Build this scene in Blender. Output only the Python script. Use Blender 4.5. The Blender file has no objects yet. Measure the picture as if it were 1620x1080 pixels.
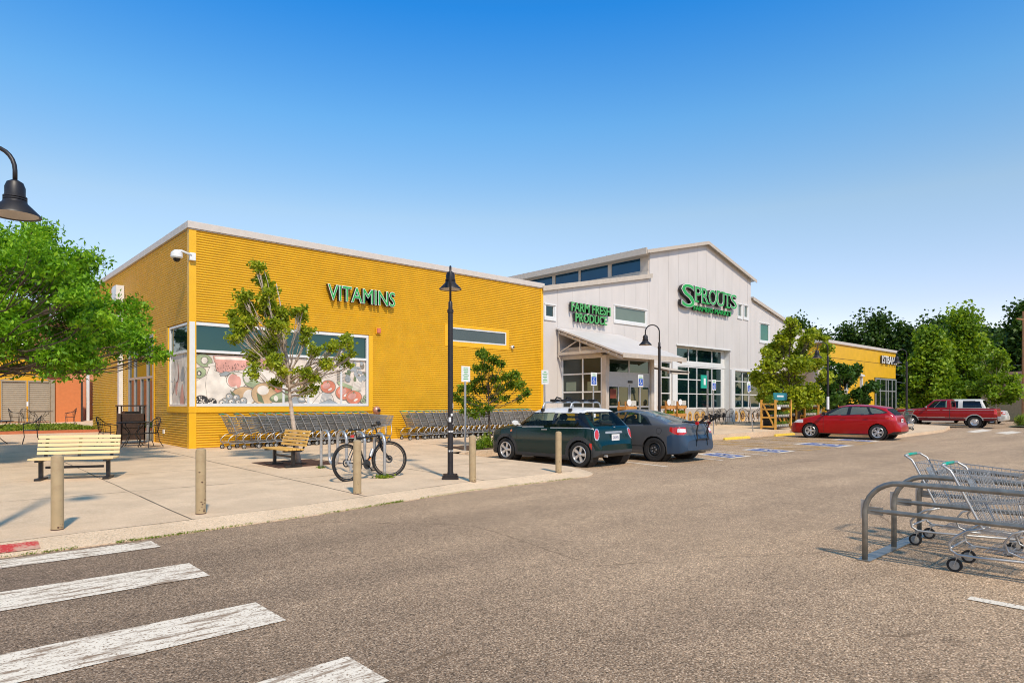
import bpy, math, random
import numpy as np
from mathutils import Vector, Matrix
R=math.radians; pi=math.pi
S=bpy.context.scene; COL=S.collection
# ---------------- camera, sky, sun, exposure ----------------
cd=bpy.data.cameras.new("camera"); cam=bpy.data.objects.new("camera",cd); COL.objects.link(cam)
cam.location=(0,0,1.5); cam.rotation_euler=(R(90),0,R(-42.5))
cd.sensor_width=36; cd.lens=36*1027/1620; cd.shift_y=0.0605; cd.clip_end=3000; cd.clip_start=.05
S.camera=cam
SUN_EL=47.; SUN_AZ_X,SUN_AZ_Y=-.34,-.94      # horizontal direction towards the sun
W=bpy.data.worlds.new("World"); S.world=W; W.use_nodes=True
nt=W.node_tree; bg=nt.nodes['Background']
sky=nt.nodes.new('ShaderNodeTexSky'); sky.sky_type='NISHITA'; sky.sun_disc=False
sky.sun_elevation=R(SUN_EL); sky.sun_rotation=math.atan2(SUN_AZ_X,SUN_AZ_Y)
sky.altitude=1600; sky.air_density=1.15; sky.dust_density=.25; sky.ozone_density=3.0
hs=nt.nodes.new('ShaderNodeHueSaturation'); hs.inputs['Saturation'].default_value=1.22; hs.inputs['Value'].default_value=1.0; hs.inputs['Hue'].default_value=.495
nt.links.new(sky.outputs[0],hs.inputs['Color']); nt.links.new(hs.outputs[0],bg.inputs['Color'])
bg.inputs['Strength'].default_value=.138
# sky tint: pale horizon, azure above; overhead warmed and brightened as added fill light
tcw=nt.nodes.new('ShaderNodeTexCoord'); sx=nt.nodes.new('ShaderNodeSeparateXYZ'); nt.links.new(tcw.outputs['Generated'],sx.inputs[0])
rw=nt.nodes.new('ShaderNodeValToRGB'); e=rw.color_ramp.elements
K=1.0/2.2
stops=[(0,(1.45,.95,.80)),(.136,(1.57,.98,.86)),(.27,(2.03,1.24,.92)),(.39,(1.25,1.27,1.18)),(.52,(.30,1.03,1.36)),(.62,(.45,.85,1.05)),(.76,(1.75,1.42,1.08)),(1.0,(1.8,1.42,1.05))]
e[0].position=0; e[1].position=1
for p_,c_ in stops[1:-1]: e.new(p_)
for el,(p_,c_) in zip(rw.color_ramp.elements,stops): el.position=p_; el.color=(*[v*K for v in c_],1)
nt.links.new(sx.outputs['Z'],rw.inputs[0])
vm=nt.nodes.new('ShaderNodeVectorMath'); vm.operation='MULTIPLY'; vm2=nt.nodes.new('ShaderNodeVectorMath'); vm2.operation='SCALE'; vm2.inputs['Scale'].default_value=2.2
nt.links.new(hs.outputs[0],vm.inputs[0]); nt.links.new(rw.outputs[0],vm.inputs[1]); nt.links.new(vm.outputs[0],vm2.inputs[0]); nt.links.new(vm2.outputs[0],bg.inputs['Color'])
sl=bpy.data.lights.new("sun",'SUN'); so=bpy.data.objects.new("sun",sl); COL.objects.link(so)
sl.energy=2.85; sl.angle=R(3.5); sl.color=(1,.875,.71)
hd=Vector((SUN_AZ_X,SUN_AZ_Y,0)).normalized(); sd=hd*math.cos(R(SUN_EL))+Vector((0,0,math.sin(R(SUN_EL))))
so.rotation_euler=sd.to_track_quat('Z','Y').to_euler()
S.view_settings.view_transform='Standard'; S.view_settings.look='None'; S.view_settings.gamma=1; S.view_settings.exposure=.46
S.render.resolution_x=1024; S.render.resolution_y=682
S.cycles.pixel_filter_type='BLACKMAN_HARRIS'; S.cycles.filter_width=1.05; S.cycles.max_bounces=8; S.cycles.transparent_max_bounces=12
# ---------------- helpers ----------------
F=20.06
def A(x,y): return 0.0
def G(x,y): return .10+(y-8.7)/11.36*(.10+.0063*max(0,x-5.8))
def tag(o,label=None,cat=None,group=None,kind=None):
    if label: o['label']=label
    if cat: o['category']=cat
    if group: o['group']=group
    if kind: o['kind']=kind
    return o
def empty(name,loc,rz,label,cat,group=None,scale=1):
    o=bpy.data.objects.new(name,None); COL.objects.link(o); o.location=loc; o.rotation_euler=(0,0,rz); o.scale=(scale,)*3
    o.empty_display_size=.2
    return tag(o,label,cat,group)
class MB:
    def __init__(s): s.v=[]; s.f=[]; s.m=[]; s.cm=0
    def add(s,vs,fs):
        n=len(s.v); s.v+= [tuple(p) for p in vs]; s.f+=[tuple(i+n for i in f) for f in fs]; s.m+=[s.cm]*len(fs); return s
    def box(s,x0,y0,z0,x1,y1,z1):
        v=[(x0,y0,z0),(x1,y0,z0),(x1,y1,z0),(x0,y1,z0),(x0,y0,z1),(x1,y0,z1),(x1,y1,z1),(x0,y1,z1)]
        return s.add(v,[(0,3,2,1),(4,5,6,7),(0,1,5,4),(1,2,6,5),(2,3,7,6),(3,0,4,7)])
    def bar(s,p,q,w,h=None,up=(0,0,1)):
        p=Vector(p);q=Vector(q);h=h or w; d=(q-p).normalized(); up=Vector(up)
        if abs(d.dot(up))>.99: up=Vector((0,1,0))
        a=d.cross(up).normalized()*w/2; b=a.cross(d).normalized()*h/2
        v=[p-a-b,p+a-b,p+a+b,p-a+b,q-a-b,q+a-b,q+a+b,q-a+b]
        return s.add(v,[(0,1,2,3),(7,6,5,4),(0,4,5,1),(1,5,6,2),(2,6,7,3),(3,7,4,0)])
    def tube(s,pts,r,n=8,cap=True):
        pts=[Vector(p) for p in pts]; N=len(pts); rs=r if isinstance(r,(list,tuple)) else [r]*N
        ref=None; base=len(s.v)
        for i,p in enumerate(pts):
            t=(pts[min(i+1,N-1)]-pts[max(i-1,0)]).normalized()
            if ref is None: ref=t.orthogonal().normalized()
            ref=(ref-t*ref.dot(t)); ref=ref.normalized() if ref.length>1e-6 else t.orthogonal().normalized()
            b=t.cross(ref)
            for k in range(n):
                a=2*pi*k/n; s.v.append(tuple(p+(ref*math.cos(a)+b*math.sin(a))*rs[i]))
        for i in range(N-1):
            for k in range(n):
                a=base+i*n+k; c=base+i*n+(k+1)%n; s.f.append((a,c,c+n,a+n)); s.m.append(s.cm)
        if cap:
            s.f.append(tuple(base+k for k in range(n))[::-1]); s.f.append(tuple(base+(N-1)*n+k for k in range(n))); s.m+=[s.cm]*2
        return s
    def lathe(s,prof,n=24,M=None,close=False):
        # prof: (r,z) list, around local z
        base=len(s.v); M=M or Matrix()
        for r,z in prof:
            for k in range(n):
                a=2*pi*k/n; s.v.append(tuple(M@Vector((r*math.cos(a),r*math.sin(a),z))))
        L=len(prof)
        for i in range(L-1 if not close else L):
            for k in range(n):
                a=base+i*n+k; b=base+i*n+(k+1)%n; c=base+((i+1)%L)*n+(k+1)%n; d=base+((i+1)%L)*n+k
                s.f.append((a,b,c,d)); s.m.append(s.cm)
        return s
    def poly(s,pts,d=None):
        pts=[Vector(p) for p in pts]; n=len(pts)
        if d is None: return s.add(pts,[tuple(range(n))])
        d=Vector(d); v=pts+[p+d for p in pts]
        return s.add(v,[tuple(range(n))[::-1],tuple(range(n,2*n))]+[(i,(i+1)%n,n+(i+1)%n,n+i) for i in range(n)])
    def build(s,name,mat,parent=None,smooth=False,bevel=0,**kw):
        if not s.f: return None
        me=bpy.data.meshes.new(name); me.from_pydata(s.v,[],s.f)
        mats=mat if isinstance(mat,(list,tuple)) else [mat]
        for m in mats: me.materials.append(m)
        if len(mats)>1: me.polygons.foreach_set('material_index',s.m)
        if smooth:
            me.polygons.foreach_set('use_smooth',[True]*len(me.polygons))
            if smooth=='auto':
                me.set_sharp_from_angle(angle=R(38))
        me.update()
        o=bpy.data.objects.new(name,me); COL.objects.link(o)
        if parent: o.parent=parent
        if bevel:
            b=o.modifiers.new('b','BEVEL'); b.width=bevel; b.segments=2; b.limit_method='ANGLE'
        for k,v in kw.items():
            pass
        return o
def copy_tree(o,parent=None):
    c=o.copy(); COL.objects.link(c)
    if parent: c.parent=parent
    for ch in list(o.children): copy_tree(ch,c)
    return c
# ---------------- materials ----------------
def mat(name,col,rough=.6,metal=0,var=.12,nscale=6,bump=0,bscale=40,coat=0,spec=.5,stain=None,stain_scale=1.5,stain_amt=.5,stretch=None,ior=None):
    m=bpy.data.materials.new(name); m.use_nodes=True; t=m.node_tree; p=t.nodes['Principled BSDF']
    p.inputs['Roughness'].default_value=rough; p.inputs['Metallic'].default_value=metal
    p.inputs['Coat Weight'].default_value=coat; p.inputs['Coat Roughness'].default_value=.04
    p.inputs['Specular IOR Level'].default_value=spec
    tc=t.nodes.new('ShaderNodeTexCoord'); mp=t.nodes.new('ShaderNodeMapping'); t.links.new(tc.outputs['Object'],mp.inputs[0])
    if stretch: mp.inputs['Scale'].default_value=stretch
    n=t.nodes.new('ShaderNodeTexNoise'); n.inputs['Scale'].default_value=nscale; n.inputs['Detail'].default_value=5
    t.links.new(mp.outputs[0],n.inputs['Vector'])
    r=t.nodes.new('ShaderNodeValToRGB'); e=r.color_ramp.elements
    e[0].position=.3; e[1].position=.72
    e[0].color=(*[max(0,c*(1-var)) for c in col],1); e[1].color=(*[min(1,c*(1+var)) for c in col],1)
    t.links.new(n.outputs['Fac'],r.inputs[0]); out=r.outputs[0]
    if stain:
        n2=t.nodes.new('ShaderNodeTexNoise'); n2.inputs['Scale'].default_value=stain_scale; n2.inputs['Detail'].default_value=8; n2.inputs['Roughness'].default_value=.65
        t.links.new(mp.outputs[0],n2.inputs['Vector'])
        r2=t.nodes.new('ShaderNodeValToRGB'); r2.color_ramp.elements[0].position=.52; r2.color_ramp.elements[1].position=.75
        r2.color_ramp.elements[0].color=(0,0,0,1); r2.color_ramp.elements[1].color=(stain_amt,)*3+(1,)
        t.links.new(n2.outputs['Fac'],r2.inputs[0])
        mx=t.nodes.new('ShaderNodeMix'); mx.data_type='RGBA'; t.links.new(r2.outputs[0],mx.inputs[0]); t.links.new(out,mx.inputs[6]); mx.inputs[7].default_value=(*stain,1); out=mx.outputs[2]
    t.links.new(out,p.inputs['Base Color'])
    if bump:
        n3=t.nodes.new('ShaderNodeTexNoise'); n3.inputs['Scale'].default_value=bscale; n3.inputs['Detail'].default_value=4
        t.links.new(mp.outputs[0],n3.inputs['Vector'])
        b=t.nodes.new('ShaderNodeBump'); b.inputs['Strength'].default_value=bump; b.inputs['Distance'].default_value=.02
        t.links.new(n3.outputs['Fac'],b.inputs['Height']); t.links.new(b.outputs[0],p.inputs['Normal'])
    return m
YC=(.74,.41,.012)
M={}
M['yellow']=mat('yellow_metal',YC,.45,var=.07,nscale=2,stain=(.62,.33,.03),stain_scale=.8,stain_amt=.35)
M['yellow_trim']=mat('yellow_trim',(.82,.44,.008),.4,var=.04,nscale=3)
M['fascia']=mat('fascia_metal',(.60,.54,.48),.5,metal=.0,var=.05)
M['wframe']=mat('white_frame',(.72,.72,.70),.35,var=.04)
M['gframe']=mat('grey_frame',(.42,.43,.43),.35,metal=.4,var=.05)
M['beige']=mat('beige_steel',(.52,.45,.37),.5,var=.08)
M['whitewall']=mat('white_panel',(.63,.585,.545),.45,var=.05,nscale=1.5,stain=(.57,.52,.47),stain_scale=.5,stain_amt=.55,stretch=(1,1,.35))
M['seam']=mat('panel_seam',(.36,.34,.32),.7)
M['concrete_wall']=mat('plinth_concrete',(.50,.44,.38),.85,var=.1,bump=.2)
M['roof']=mat('roof_metal',(.55,.54,.51),.4,metal=.3,var=.06)
M['dark']=mat('interior_dark',(.02,.02,.02),.9)
M['black']=mat('black_paint',(.012,.012,.013),.35,var=.2)
M['blackmetal']=mat('black_wrought_iron',(.015,.014,.014),.4,var=.3,nscale=20)
M['lampblack']=mat('lamp_post_paint',(.018,.014,.014),.45,var=.3,nscale=5)
M['salmon']=mat('salmon_stucco',(.62,.25,.13),.9,var=.06,bump=.15,bscale=60)
M['orange']=mat('orange_stucco',(.60,.19,.06),.9,var=.06,bump=.15,bscale=60)
M['ystucco']=mat('yellow_stucco',(.80,.42,.02),.9,var=.05)
M['brickor']=mat('maroon_stucco',(.18,.04,.02),.9)
M['gate']=mat('gate_corrugate',(.33,.27,.19),.55,var=.08)
M['wood_pale']=mat('pale_slat',(.76,.57,.28),.55,var=.08,nscale=3,stretch=(1,8,8),stain=(.45,.30,.12),stain_scale=3,stain_amt=.3)
M['wood_yel']=mat('yellow_slat',(.72,.42,.10),.5,var=.12,nscale=3,stretch=(1,8,8))
M['wood_rack']=mat('rack_timber',(.72,.36,.06),.6,var=.18,nscale=5)
M['wood_crate']=mat('crate_timber',(.50,.22,.05),.6,var=.2,nscale=5)
M['steel']=mat('galvanised_steel',(.50,.51,.51),.38,metal=.75,var=.14,nscale=14)
M['chrome']=mat('chrome_wire',(.46,.46,.45),.42,metal=.55,var=.08,nscale=20)
M['cartsteel']=mat('worn_cart_steel',(.33,.34,.34),.45,metal=.6,var=.15,nscale=14)
M['railsteel']=mat('corral_steel',(.26,.255,.23),.38,metal=.55,var=.25,nscale=12,stain=(.32,.14,.04),stain_scale=9,stain_amt=.12)
M['rubber']=mat('tyre_rubber',(.018,.017,.016),.85,var=.3,nscale=20)
M['bollard']=mat('bollard_tan',(.42,.31,.17),.55,var=.07,stain=(.26,.14,.07),stain_scale=7,stain_amt=.45)
M['green']=mat('sign_green',(.012,.36,.06),.3,var=.05)
M['green2']=mat('sign_green_pale',(.10,.42,.13),.35,var=.05)
M['white']=mat('white_plastic',(.78,.78,.76),.4,var=.04)
M['teal']=mat('teal_plastic',(.0,.35,.24),.4,var=.05)
M['tealsign']=mat('teal_board',(.01,.20,.25),.5,var=.1)
M['alu']=mat('alloy_wheel',(.62,.62,.62),.28,metal=.7,var=.06)
M['steelwheel']=mat('black_steel_wheel',(.03,.03,.03),.45,var=.2)
M['red_lens']=mat('red_lens',(.55,.01,.005),.12,coat=1,var=.06)
M['orange_lens']=mat('orange_lens',(.8,.2,.01),.15,coat=1,var=.05)
M['white_lens']=mat('clear_lens',(.75,.75,.75),.1,coat=1,var=.05)
M['blue']=mat('blue_sign',(.01,.09,.45),.4,var=.05)
M['grate']=mat('rusty_grate',(.085,.04,.025),.8,var=.3,nscale=14)
M['soil']=mat('dark_soil',(.10,.055,.03),.95,var=.3,nscale=18,bump=.6,bscale=30)
M['terracotta']=mat('terracotta_pot',(.45,.14,.06),.8)
M['brown']=mat('dark_brown_wood',(.045,.025,.018),.55,var=.3,nscale=8)
M['shingle']=mat('brown_shingle',(.16,.085,.06),.85,var=.25,nscale=9)
M['housewall']=mat('grey_siding_wall',(.22,.20,.17),.8)
M['tanwall']=mat('tan_house_wall',(.50,.37,.22),.8)
M['bark_pale']=mat('pale_bark',(.52,.42,.33),.85,var=.2,nscale=14,stain=(.20,.11,.07),stain_scale=9,stain_amt=.8,bump=.5)
M['bark']=mat('brown_bark',(.10,.07,.05),.9,var=.35,nscale=16,bump=.7)
M['pole']=mat('utility_pole_wood',(.32,.16,.07),.85,var=.2)
M['yellow_paint']=mat('yellow_kerb_paint',(.80,.55,.06),.7,var=.1,nscale=8,stain=(.4,.3,.15),stain_scale=6,stain_amt=.6)
M['pot']=mat('white_pot',(.52,.49,.42),.5)
M['skylight']=mat('sky_sheet',(.5,.5,.5))
def speck(name,base,base2,light,dark,sc=140,amt=.5,rough=.92,crack=None,bigvar=.35,bump=.5,dots=None):
    m=bpy.data.materials.new(name); m.use_nodes=True; t=m.node_tree; p=t.nodes['Principled BSDF']; L=t.links.new
    p.inputs['Roughness'].default_value=rough; p.inputs['Specular IOR Level'].default_value=.25
    tc=t.nodes.new('ShaderNodeTexCoord')
    def noise(s,d=4,r=.6):
        n=t.nodes.new('ShaderNodeTexNoise'); n.inputs['Scale'].default_value=s; n.inputs['Detail'].default_value=d; n.inputs['Roughness'].default_value=r; L(tc.outputs['Object'],n.inputs['Vector']); return n
    def ramp(src,a,b,c0,c1):
        r=t.nodes.new('ShaderNodeValToRGB'); e=r.color_ramp.elements; e[0].position=a; e[1].position=b; e[0].color=(*c0,1); e[1].color=(*c1,1); L(src,r.inputs[0]); return r.outputs[0]
    def mix(fac,a,b,mode='MIX'):
        x=t.nodes.new('ShaderNodeMix'); x.data_type='RGBA'; x.blend_type=mode
        if isinstance(fac,float): x.inputs[0].default_value=fac
        else: L(fac,x.inputs[0])
        for i,q in ((6,a),(7,b)):
            if isinstance(q,tuple): x.inputs[i].default_value=(*q,1)
            else: L(q,x.inputs[i])
        return x.outputs[2]
    big=noise(.22,6); col=ramp(big.outputs[0],.35,.68,base,base2)
    n1=noise(sc,3,.75)
    col=mix(ramp(n1.outputs[0],.36,.50,(1,1,1),(0,0,0)),col,dark)
    n2=noise(sc*1.3,2,.6)
    col=mix(ramp(n2.outputs[0],.52,.61,(0,0,0),(1,1,1)),col,light)
    if name=='asphalt':   # older, darker surfacing round the crosswalk
        sp=t.nodes.new('ShaderNodeSeparateXYZ'); L(tc.outputs['Object'],sp.inputs[0]); wn=noise(.5,3); ad=t.nodes.new('ShaderNodeMath'); ad.operation='MULTIPLY_ADD'; ad.inputs[1].default_value=3.; L(wn.outputs[0],ad.inputs[0]); L(sp.outputs['X'],ad.inputs[2])
        mr=t.nodes.new('ShaderNodeMapRange'); mr.inputs[1].default_value=.8; mr.inputs[2].default_value=7.5; L(ad.outputs[0],mr.inputs[0]); dk=ramp(mr.outputs[0],0,1,(.46,.46,.50),(1,1,1)); col=mix(1.0,col,dk,'MULTIPLY')
    n4=noise(1.3,8,.7); g=ramp(n4.outputs[0],.30,.75,(1-bigvar,)*3,(1+bigvar*.4,)*3); col=mix(1.0,col,g,'MULTIPLY')
    if name=='asphalt':
        for vs_,a_,b_ in ((62,.64,1.33),(125,.74,1.24),(21,.90,1.09)):
            vo=t.nodes.new('ShaderNodeTexVoronoi'); vo.inputs['Scale'].default_value=vs_; L(tc.outputs['Object'],vo.inputs['Vector']); se=t.nodes.new('ShaderNodeSeparateColor'); L(vo.outputs['Color'],se.inputs[0])
            mp_=t.nodes.new('ShaderNodeMapRange'); mp_.inputs[3].default_value=a_; mp_.inputs[4].default_value=b_; L(se.outputs[0],mp_.inputs[0]); cb=t.nodes.new('ShaderNodeCombineColor')
            for q in range(3): L(mp_.outputs[0],cb.inputs[q])
            col=mix(1.0,col,cb.outputs[0],'MULTIPLY')
        mpl=t.nodes.new('ShaderNodeMapping'); mpl.inputs['Scale'].default_value=(.10,.85,1); mpl.inputs['Rotation'].default_value=(0,0,.08); L(tc.outputs['Object'],mpl.inputs[0]); nl=t.nodes.new('ShaderNodeTexNoise'); nl.inputs['Scale'].default_value=1; nl.inputs['Detail'].default_value=4; L(mpl.outputs[0],nl.inputs['Vector'])
        col=mix(1.0,col,ramp(nl.outputs[0],.36,.62,(.84,.84,.85),(1.05,1.05,1.05)),'MULTIPLY')
        vo=t.nodes.new('ShaderNodeTexVoronoi'); vo.inputs['Scale'].default_value=.75; nz=noise(6,4); mx_=t.nodes.new('ShaderNodeMix'); mx_.data_type='VECTOR'; mx_.inputs[0].default_value=.06; L(tc.outputs['Object'],mx_.inputs[4]); L(nz.outputs['Color'],mx_.inputs[5]); L(mx_.outputs[1],vo.inputs['Vector'])
        col=mix(1.0,col,ramp(vo.outputs['Distance'],.03,.085,(.55,.54,.53),(1,1,1)),'MULTIPLY')
    if crack:
        v=t.nodes.new('ShaderNodeTexVoronoi'); v.feature='DISTANCE_TO_EDGE'; v.inputs['Scale'].default_value=crack
        nn=noise(.9,5); mm=t.nodes.new('ShaderNodeMix'); mm.data_type='VECTOR'; mm.inputs[0].default_value=.25
        L(tc.outputs['Object'],mm.inputs[4]); L(nn.outputs['Color'],mm.inputs[5]); L(mm.outputs[1],v.inputs['Vector'])
        c=ramp(v.outputs['Distance'],.0,.0028,(1,1,1),(0,0,0)); n5=noise(.35,3); k=ramp(n5.outputs[0],.47,.52,(0,0,0),(.85,.85,.85))
        col=mix(mix(1.0,c,k,'MULTIPLY'),col,tuple(x*.35 for x in base))
    L(col,p.inputs['Base Color'])
    b=t.nodes.new('ShaderNodeBump'); b.inputs['Strength'].default_value=bump; b.inputs['Distance'].default_value=.006; L(n1.outputs[0],b.inputs['Height']); L(b.outputs[0],p.inputs['Normal'])
    return m
M['asphalt']=speck('asphalt',(.455,.295,.170),(.52,.345,.205),(.85,.63,.42),(.065,.045,.03),sc=60,crack=.28,bigvar=.16,bump=.8)
M['concrete']=speck('pavement_concrete',(.73,.525,.335),(.79,.58,.375),(.86,.66,.46),(.58,.40,.25),sc=60,bigvar=.22,bump=.15,crack=None)
M['curbconc']=speck('kerb_concrete',(.71,.51,.325),(.77,.565,.365),(.84,.66,.46),(.36,.27,.19),sc=60,bigvar=.2,bump=.2)
M['ground']=speck('far_ground',(.10,.12,.05),(.14,.13,.07),(.2,.2,.1),(.05,.06,.03),sc=3,bigvar=.4)
def paintmat(name,col,under,wear=.5,sc=(1,1,1)):
    m=bpy.data.materials.new(name); m.use_nodes=True; t=m.node_tree; p=t.nodes['Principled BSDF']; L=t.links.new
    p.inputs['Roughness'].default_value=.8
    tc=t.nodes.new('ShaderNodeTexCoord'); mp=t.nodes.new('ShaderNodeMapping'); mp.inputs['Scale'].default_value=sc; L(tc.outputs['Object'],mp.inputs[0])
    n=t.nodes.new('ShaderNodeTexNoise'); n.inputs['Scale'].default_value=5; n.inputs['Detail'].default_value=9; n.inputs['Roughness'].default_value=.72; L(mp.outputs[0],n.inputs['Vector'])
    r=t.nodes.new('ShaderNodeValToRGB'); e=r.color_ramp.elements; e[0].position=wear-.05; e[1].position=wear+.06; L(n.outputs[0],r.inputs[0])
    n2=t.nodes.new('ShaderNodeTexNoise'); n2.inputs['Scale'].default_value=60; n2.inputs['Detail'].default_value=3; L(tc.outputs['Object'],n2.inputs['Vector'])
    r2=t.nodes.new('ShaderNodeValToRGB'); e=r2.color_ramp.elements; e[0].position=.33; e[1].position=.45; L(n2.outputs[0],r2.inputs[0])
    mu=t.nodes.new('ShaderNodeMath'); mu.operation='MULTIPLY'; L(r.outputs[0],mu.inputs[0]); L(r2.outputs[0],mu.inputs[1])
    x=t.nodes.new('ShaderNodeMix'); x.data_type='RGBA'; L(mu.outputs[0],x.inputs[0]); x.inputs[6].default_value=(*under,1); x.inputs[7].default_value=(*col,1)
    L(x.outputs[2],p.inputs['Base Color']); return m
ASP=(.30,.20,.125)
M['p_white']=paintmat('white_road_paint',(.88,.76,.60),ASP,.445,(.6,3,1))
M['p_line']=paintmat('white_line_paint',(.84,.73,.58),ASP,.38)
M['p_orange']=paintmat('orange_line_paint',(.62,.34,.07),ASP,.40)
M['p_blue']=paintmat('blue_road_paint',(.05,.12,.36),ASP,.38)
M['p_red']=paintmat('red_kerb_paint',(.52,.04,.035),(.55,.33,.23),.44)
def glass(name,col,rough=.03,trans=0.0,tint=(.5,.6,.55)):
    m=bpy.data.materials.new(name); m.use_nodes=True; t=m.node_tree; p=t.nodes['Principled BSDF']; L=t.links.new
    tc=t.nodes.new('ShaderNodeTexCoord'); n=t.nodes.new('ShaderNodeTexNoise'); n.inputs['Scale'].default_value=.7; n.inputs['Detail'].default_value=2; L(tc.outputs['Object'],n.inputs['Vector'])
    r=t.nodes.new('ShaderNodeValToRGB'); r.color_ramp.elements[0].color=(*[c*.6 for c in col],1); r.color_ramp.elements[1].color=(*[min(1,c*1.4) for c in col],1); L(n.outputs[0],r.inputs[0]); L(r.outputs[0],p.inputs['Base Color'])
    p.inputs['Roughness'].default_value=rough; p.inputs['IOR'].default_value=1.7; p.inputs['Specular IOR Level'].default_value=.8
    p.inputs['Specular Tint'].default_value=(*tint,1)
    nb=t.nodes.new('ShaderNodeTexNoise'); nb.inputs['Scale'].default_value=.9; nb.inputs['Detail'].default_value=1; L(tc.outputs['Object'],nb.inputs['Vector']); bb=t.nodes.new('ShaderNodeBump'); bb.inputs['Strength'].default_value=.25; bb.inputs['Distance'].default_value=.03; L(nb.outputs['Fac'],bb.inputs['Height']); L(bb.outputs[0],p.inputs['Normal']) if not trans else None
    if trans:
        tr=t.nodes.new('ShaderNodeBsdfTransparent'); tr.inputs[0].default_value=(*tint,1); ms=t.nodes.new('ShaderNodeMixShader'); ms.inputs[0].default_value=1-trans
        L(tr.outputs[0],ms.inputs[1]); L(p.outputs[0],ms.inputs[2]); L(ms.outputs[0],t.nodes['Material Output'].inputs[0])
    return m
M['glass']=glass('window_glass_teal',(.003,.014,.016),tint=(.45,.85,.8))
M['glass_dark']=glass('window_glass_dark',(.005,.011,.009),tint=(.6,.85,.75))
M['glass_blue']=glass('clerestory_glass',(.004,.035,.075),tint=(.35,.6,.8))
M['glass_grey']=glass('interior_blind_glass',(.045,.058,.055),tint=(.7,.8,.75))
M['glass_sage']=glass('sage_blind_glass',(.13,.16,.12),tint=(.7,.85,.75))
M['glass_green']=glass('green_tint_glass',(.02,.12,.075),tint=(.5,.9,.75))
M['cglass']=glass('car_glass',(.01,.018,.018),trans=.78,tint=(.72,.84,.76))
M['glass_in']=mat('dull_shop_glass',(.035,.045,.040),.12,spec=.35,var=.5,nscale=.6)  # dark grey-green vestibule glass with weak reflections
M['hub']=mat('caster_hub',(.33,.32,.29),.5)
M['cglass_dark']=glass('car_glass_dark',(.008,.008,.009),trans=.2,tint=(.4,.42,.45))
def leafmat(name,c1,c2,c3,trans=.35,ns=1.6):
    m=bpy.data.materials.new(name); m.use_nodes=True; t=m.node_tree; L=t.links.new; p=t.nodes['Principled BSDF']
    p.inputs['Roughness'].default_value=.5; p.inputs['Specular IOR Level'].default_value=.3
    at=t.nodes.new('ShaderNodeAttribute'); at.attribute_name='tone'
    r=t.nodes.new('ShaderNodeValToRGB'); e=r.color_ramp.elements; e[0].color=(*c1,1); e[1].color=(*c3,1); k=e.new(.55); k.color=(*c2,1)
    L(at.outputs['Fac'],r.inputs[0]); L(r.outputs[0],p.inputs['Base Color'])
    tr=t.nodes.new('ShaderNodeBsdfTranslucent'); g=t.nodes.new('ShaderNodeMix'); g.data_type='RGBA'; g.blend_type='MULTIPLY'; g.inputs[0].default_value=1
    L(r.outputs[0],g.inputs[6]); g.inputs[7].default_value=(1.5,1.5,.6,1); L(g.outputs[2],tr.inputs[0])
    ms=t.nodes.new('ShaderNodeMixShader'); ms.inputs[0].default_value=trans; L(p.outputs[0],ms.inputs[1]); L(tr.outputs[0],ms.inputs[2]); L(ms.outputs[0],t.nodes['Material Output'].inputs[0]); return m
M['lf_locust']=leafmat('locust_leaf',(.04,.12,.006),(.17,.37,.012),(.42,.62,.035))
M['lf_maple']=leafmat('maple_leaf',(.10,.15,.008),(.29,.36,.018),(.60,.58,.045))
M['lf_ash']=leafmat('ash_leaf',(.04,.10,.006),(.13,.22,.012),(.30,.38,.02))
M['lf_dark']=leafmat('dark_leaf',(.016,.055,.008),(.045,.11,.014),(.10,.19,.025))
M['lf_far']=leafmat('far_leaf',(.018,.05,.008),(.048,.098,.014),(.10,.17,.022))
M['lf_light']=leafmat('light_leaf',(.06,.13,.008),(.19,.30,.016),(.38,.48,.03))
M['lf_ground']=leafmat('groundcover_leaf',(.08,.14,.01),(.2,.28,.02),(.4,.42,.06))
M['lf_autumn']=leafmat('rust_leaf',(.22,.07,.015),(.42,.16,.03),(.55,.30,.06))
M['lf_grass']=leafmat('grass_blade',(.07,.12,.01),(.16,.24,.02),(.35,.38,.06))
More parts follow.
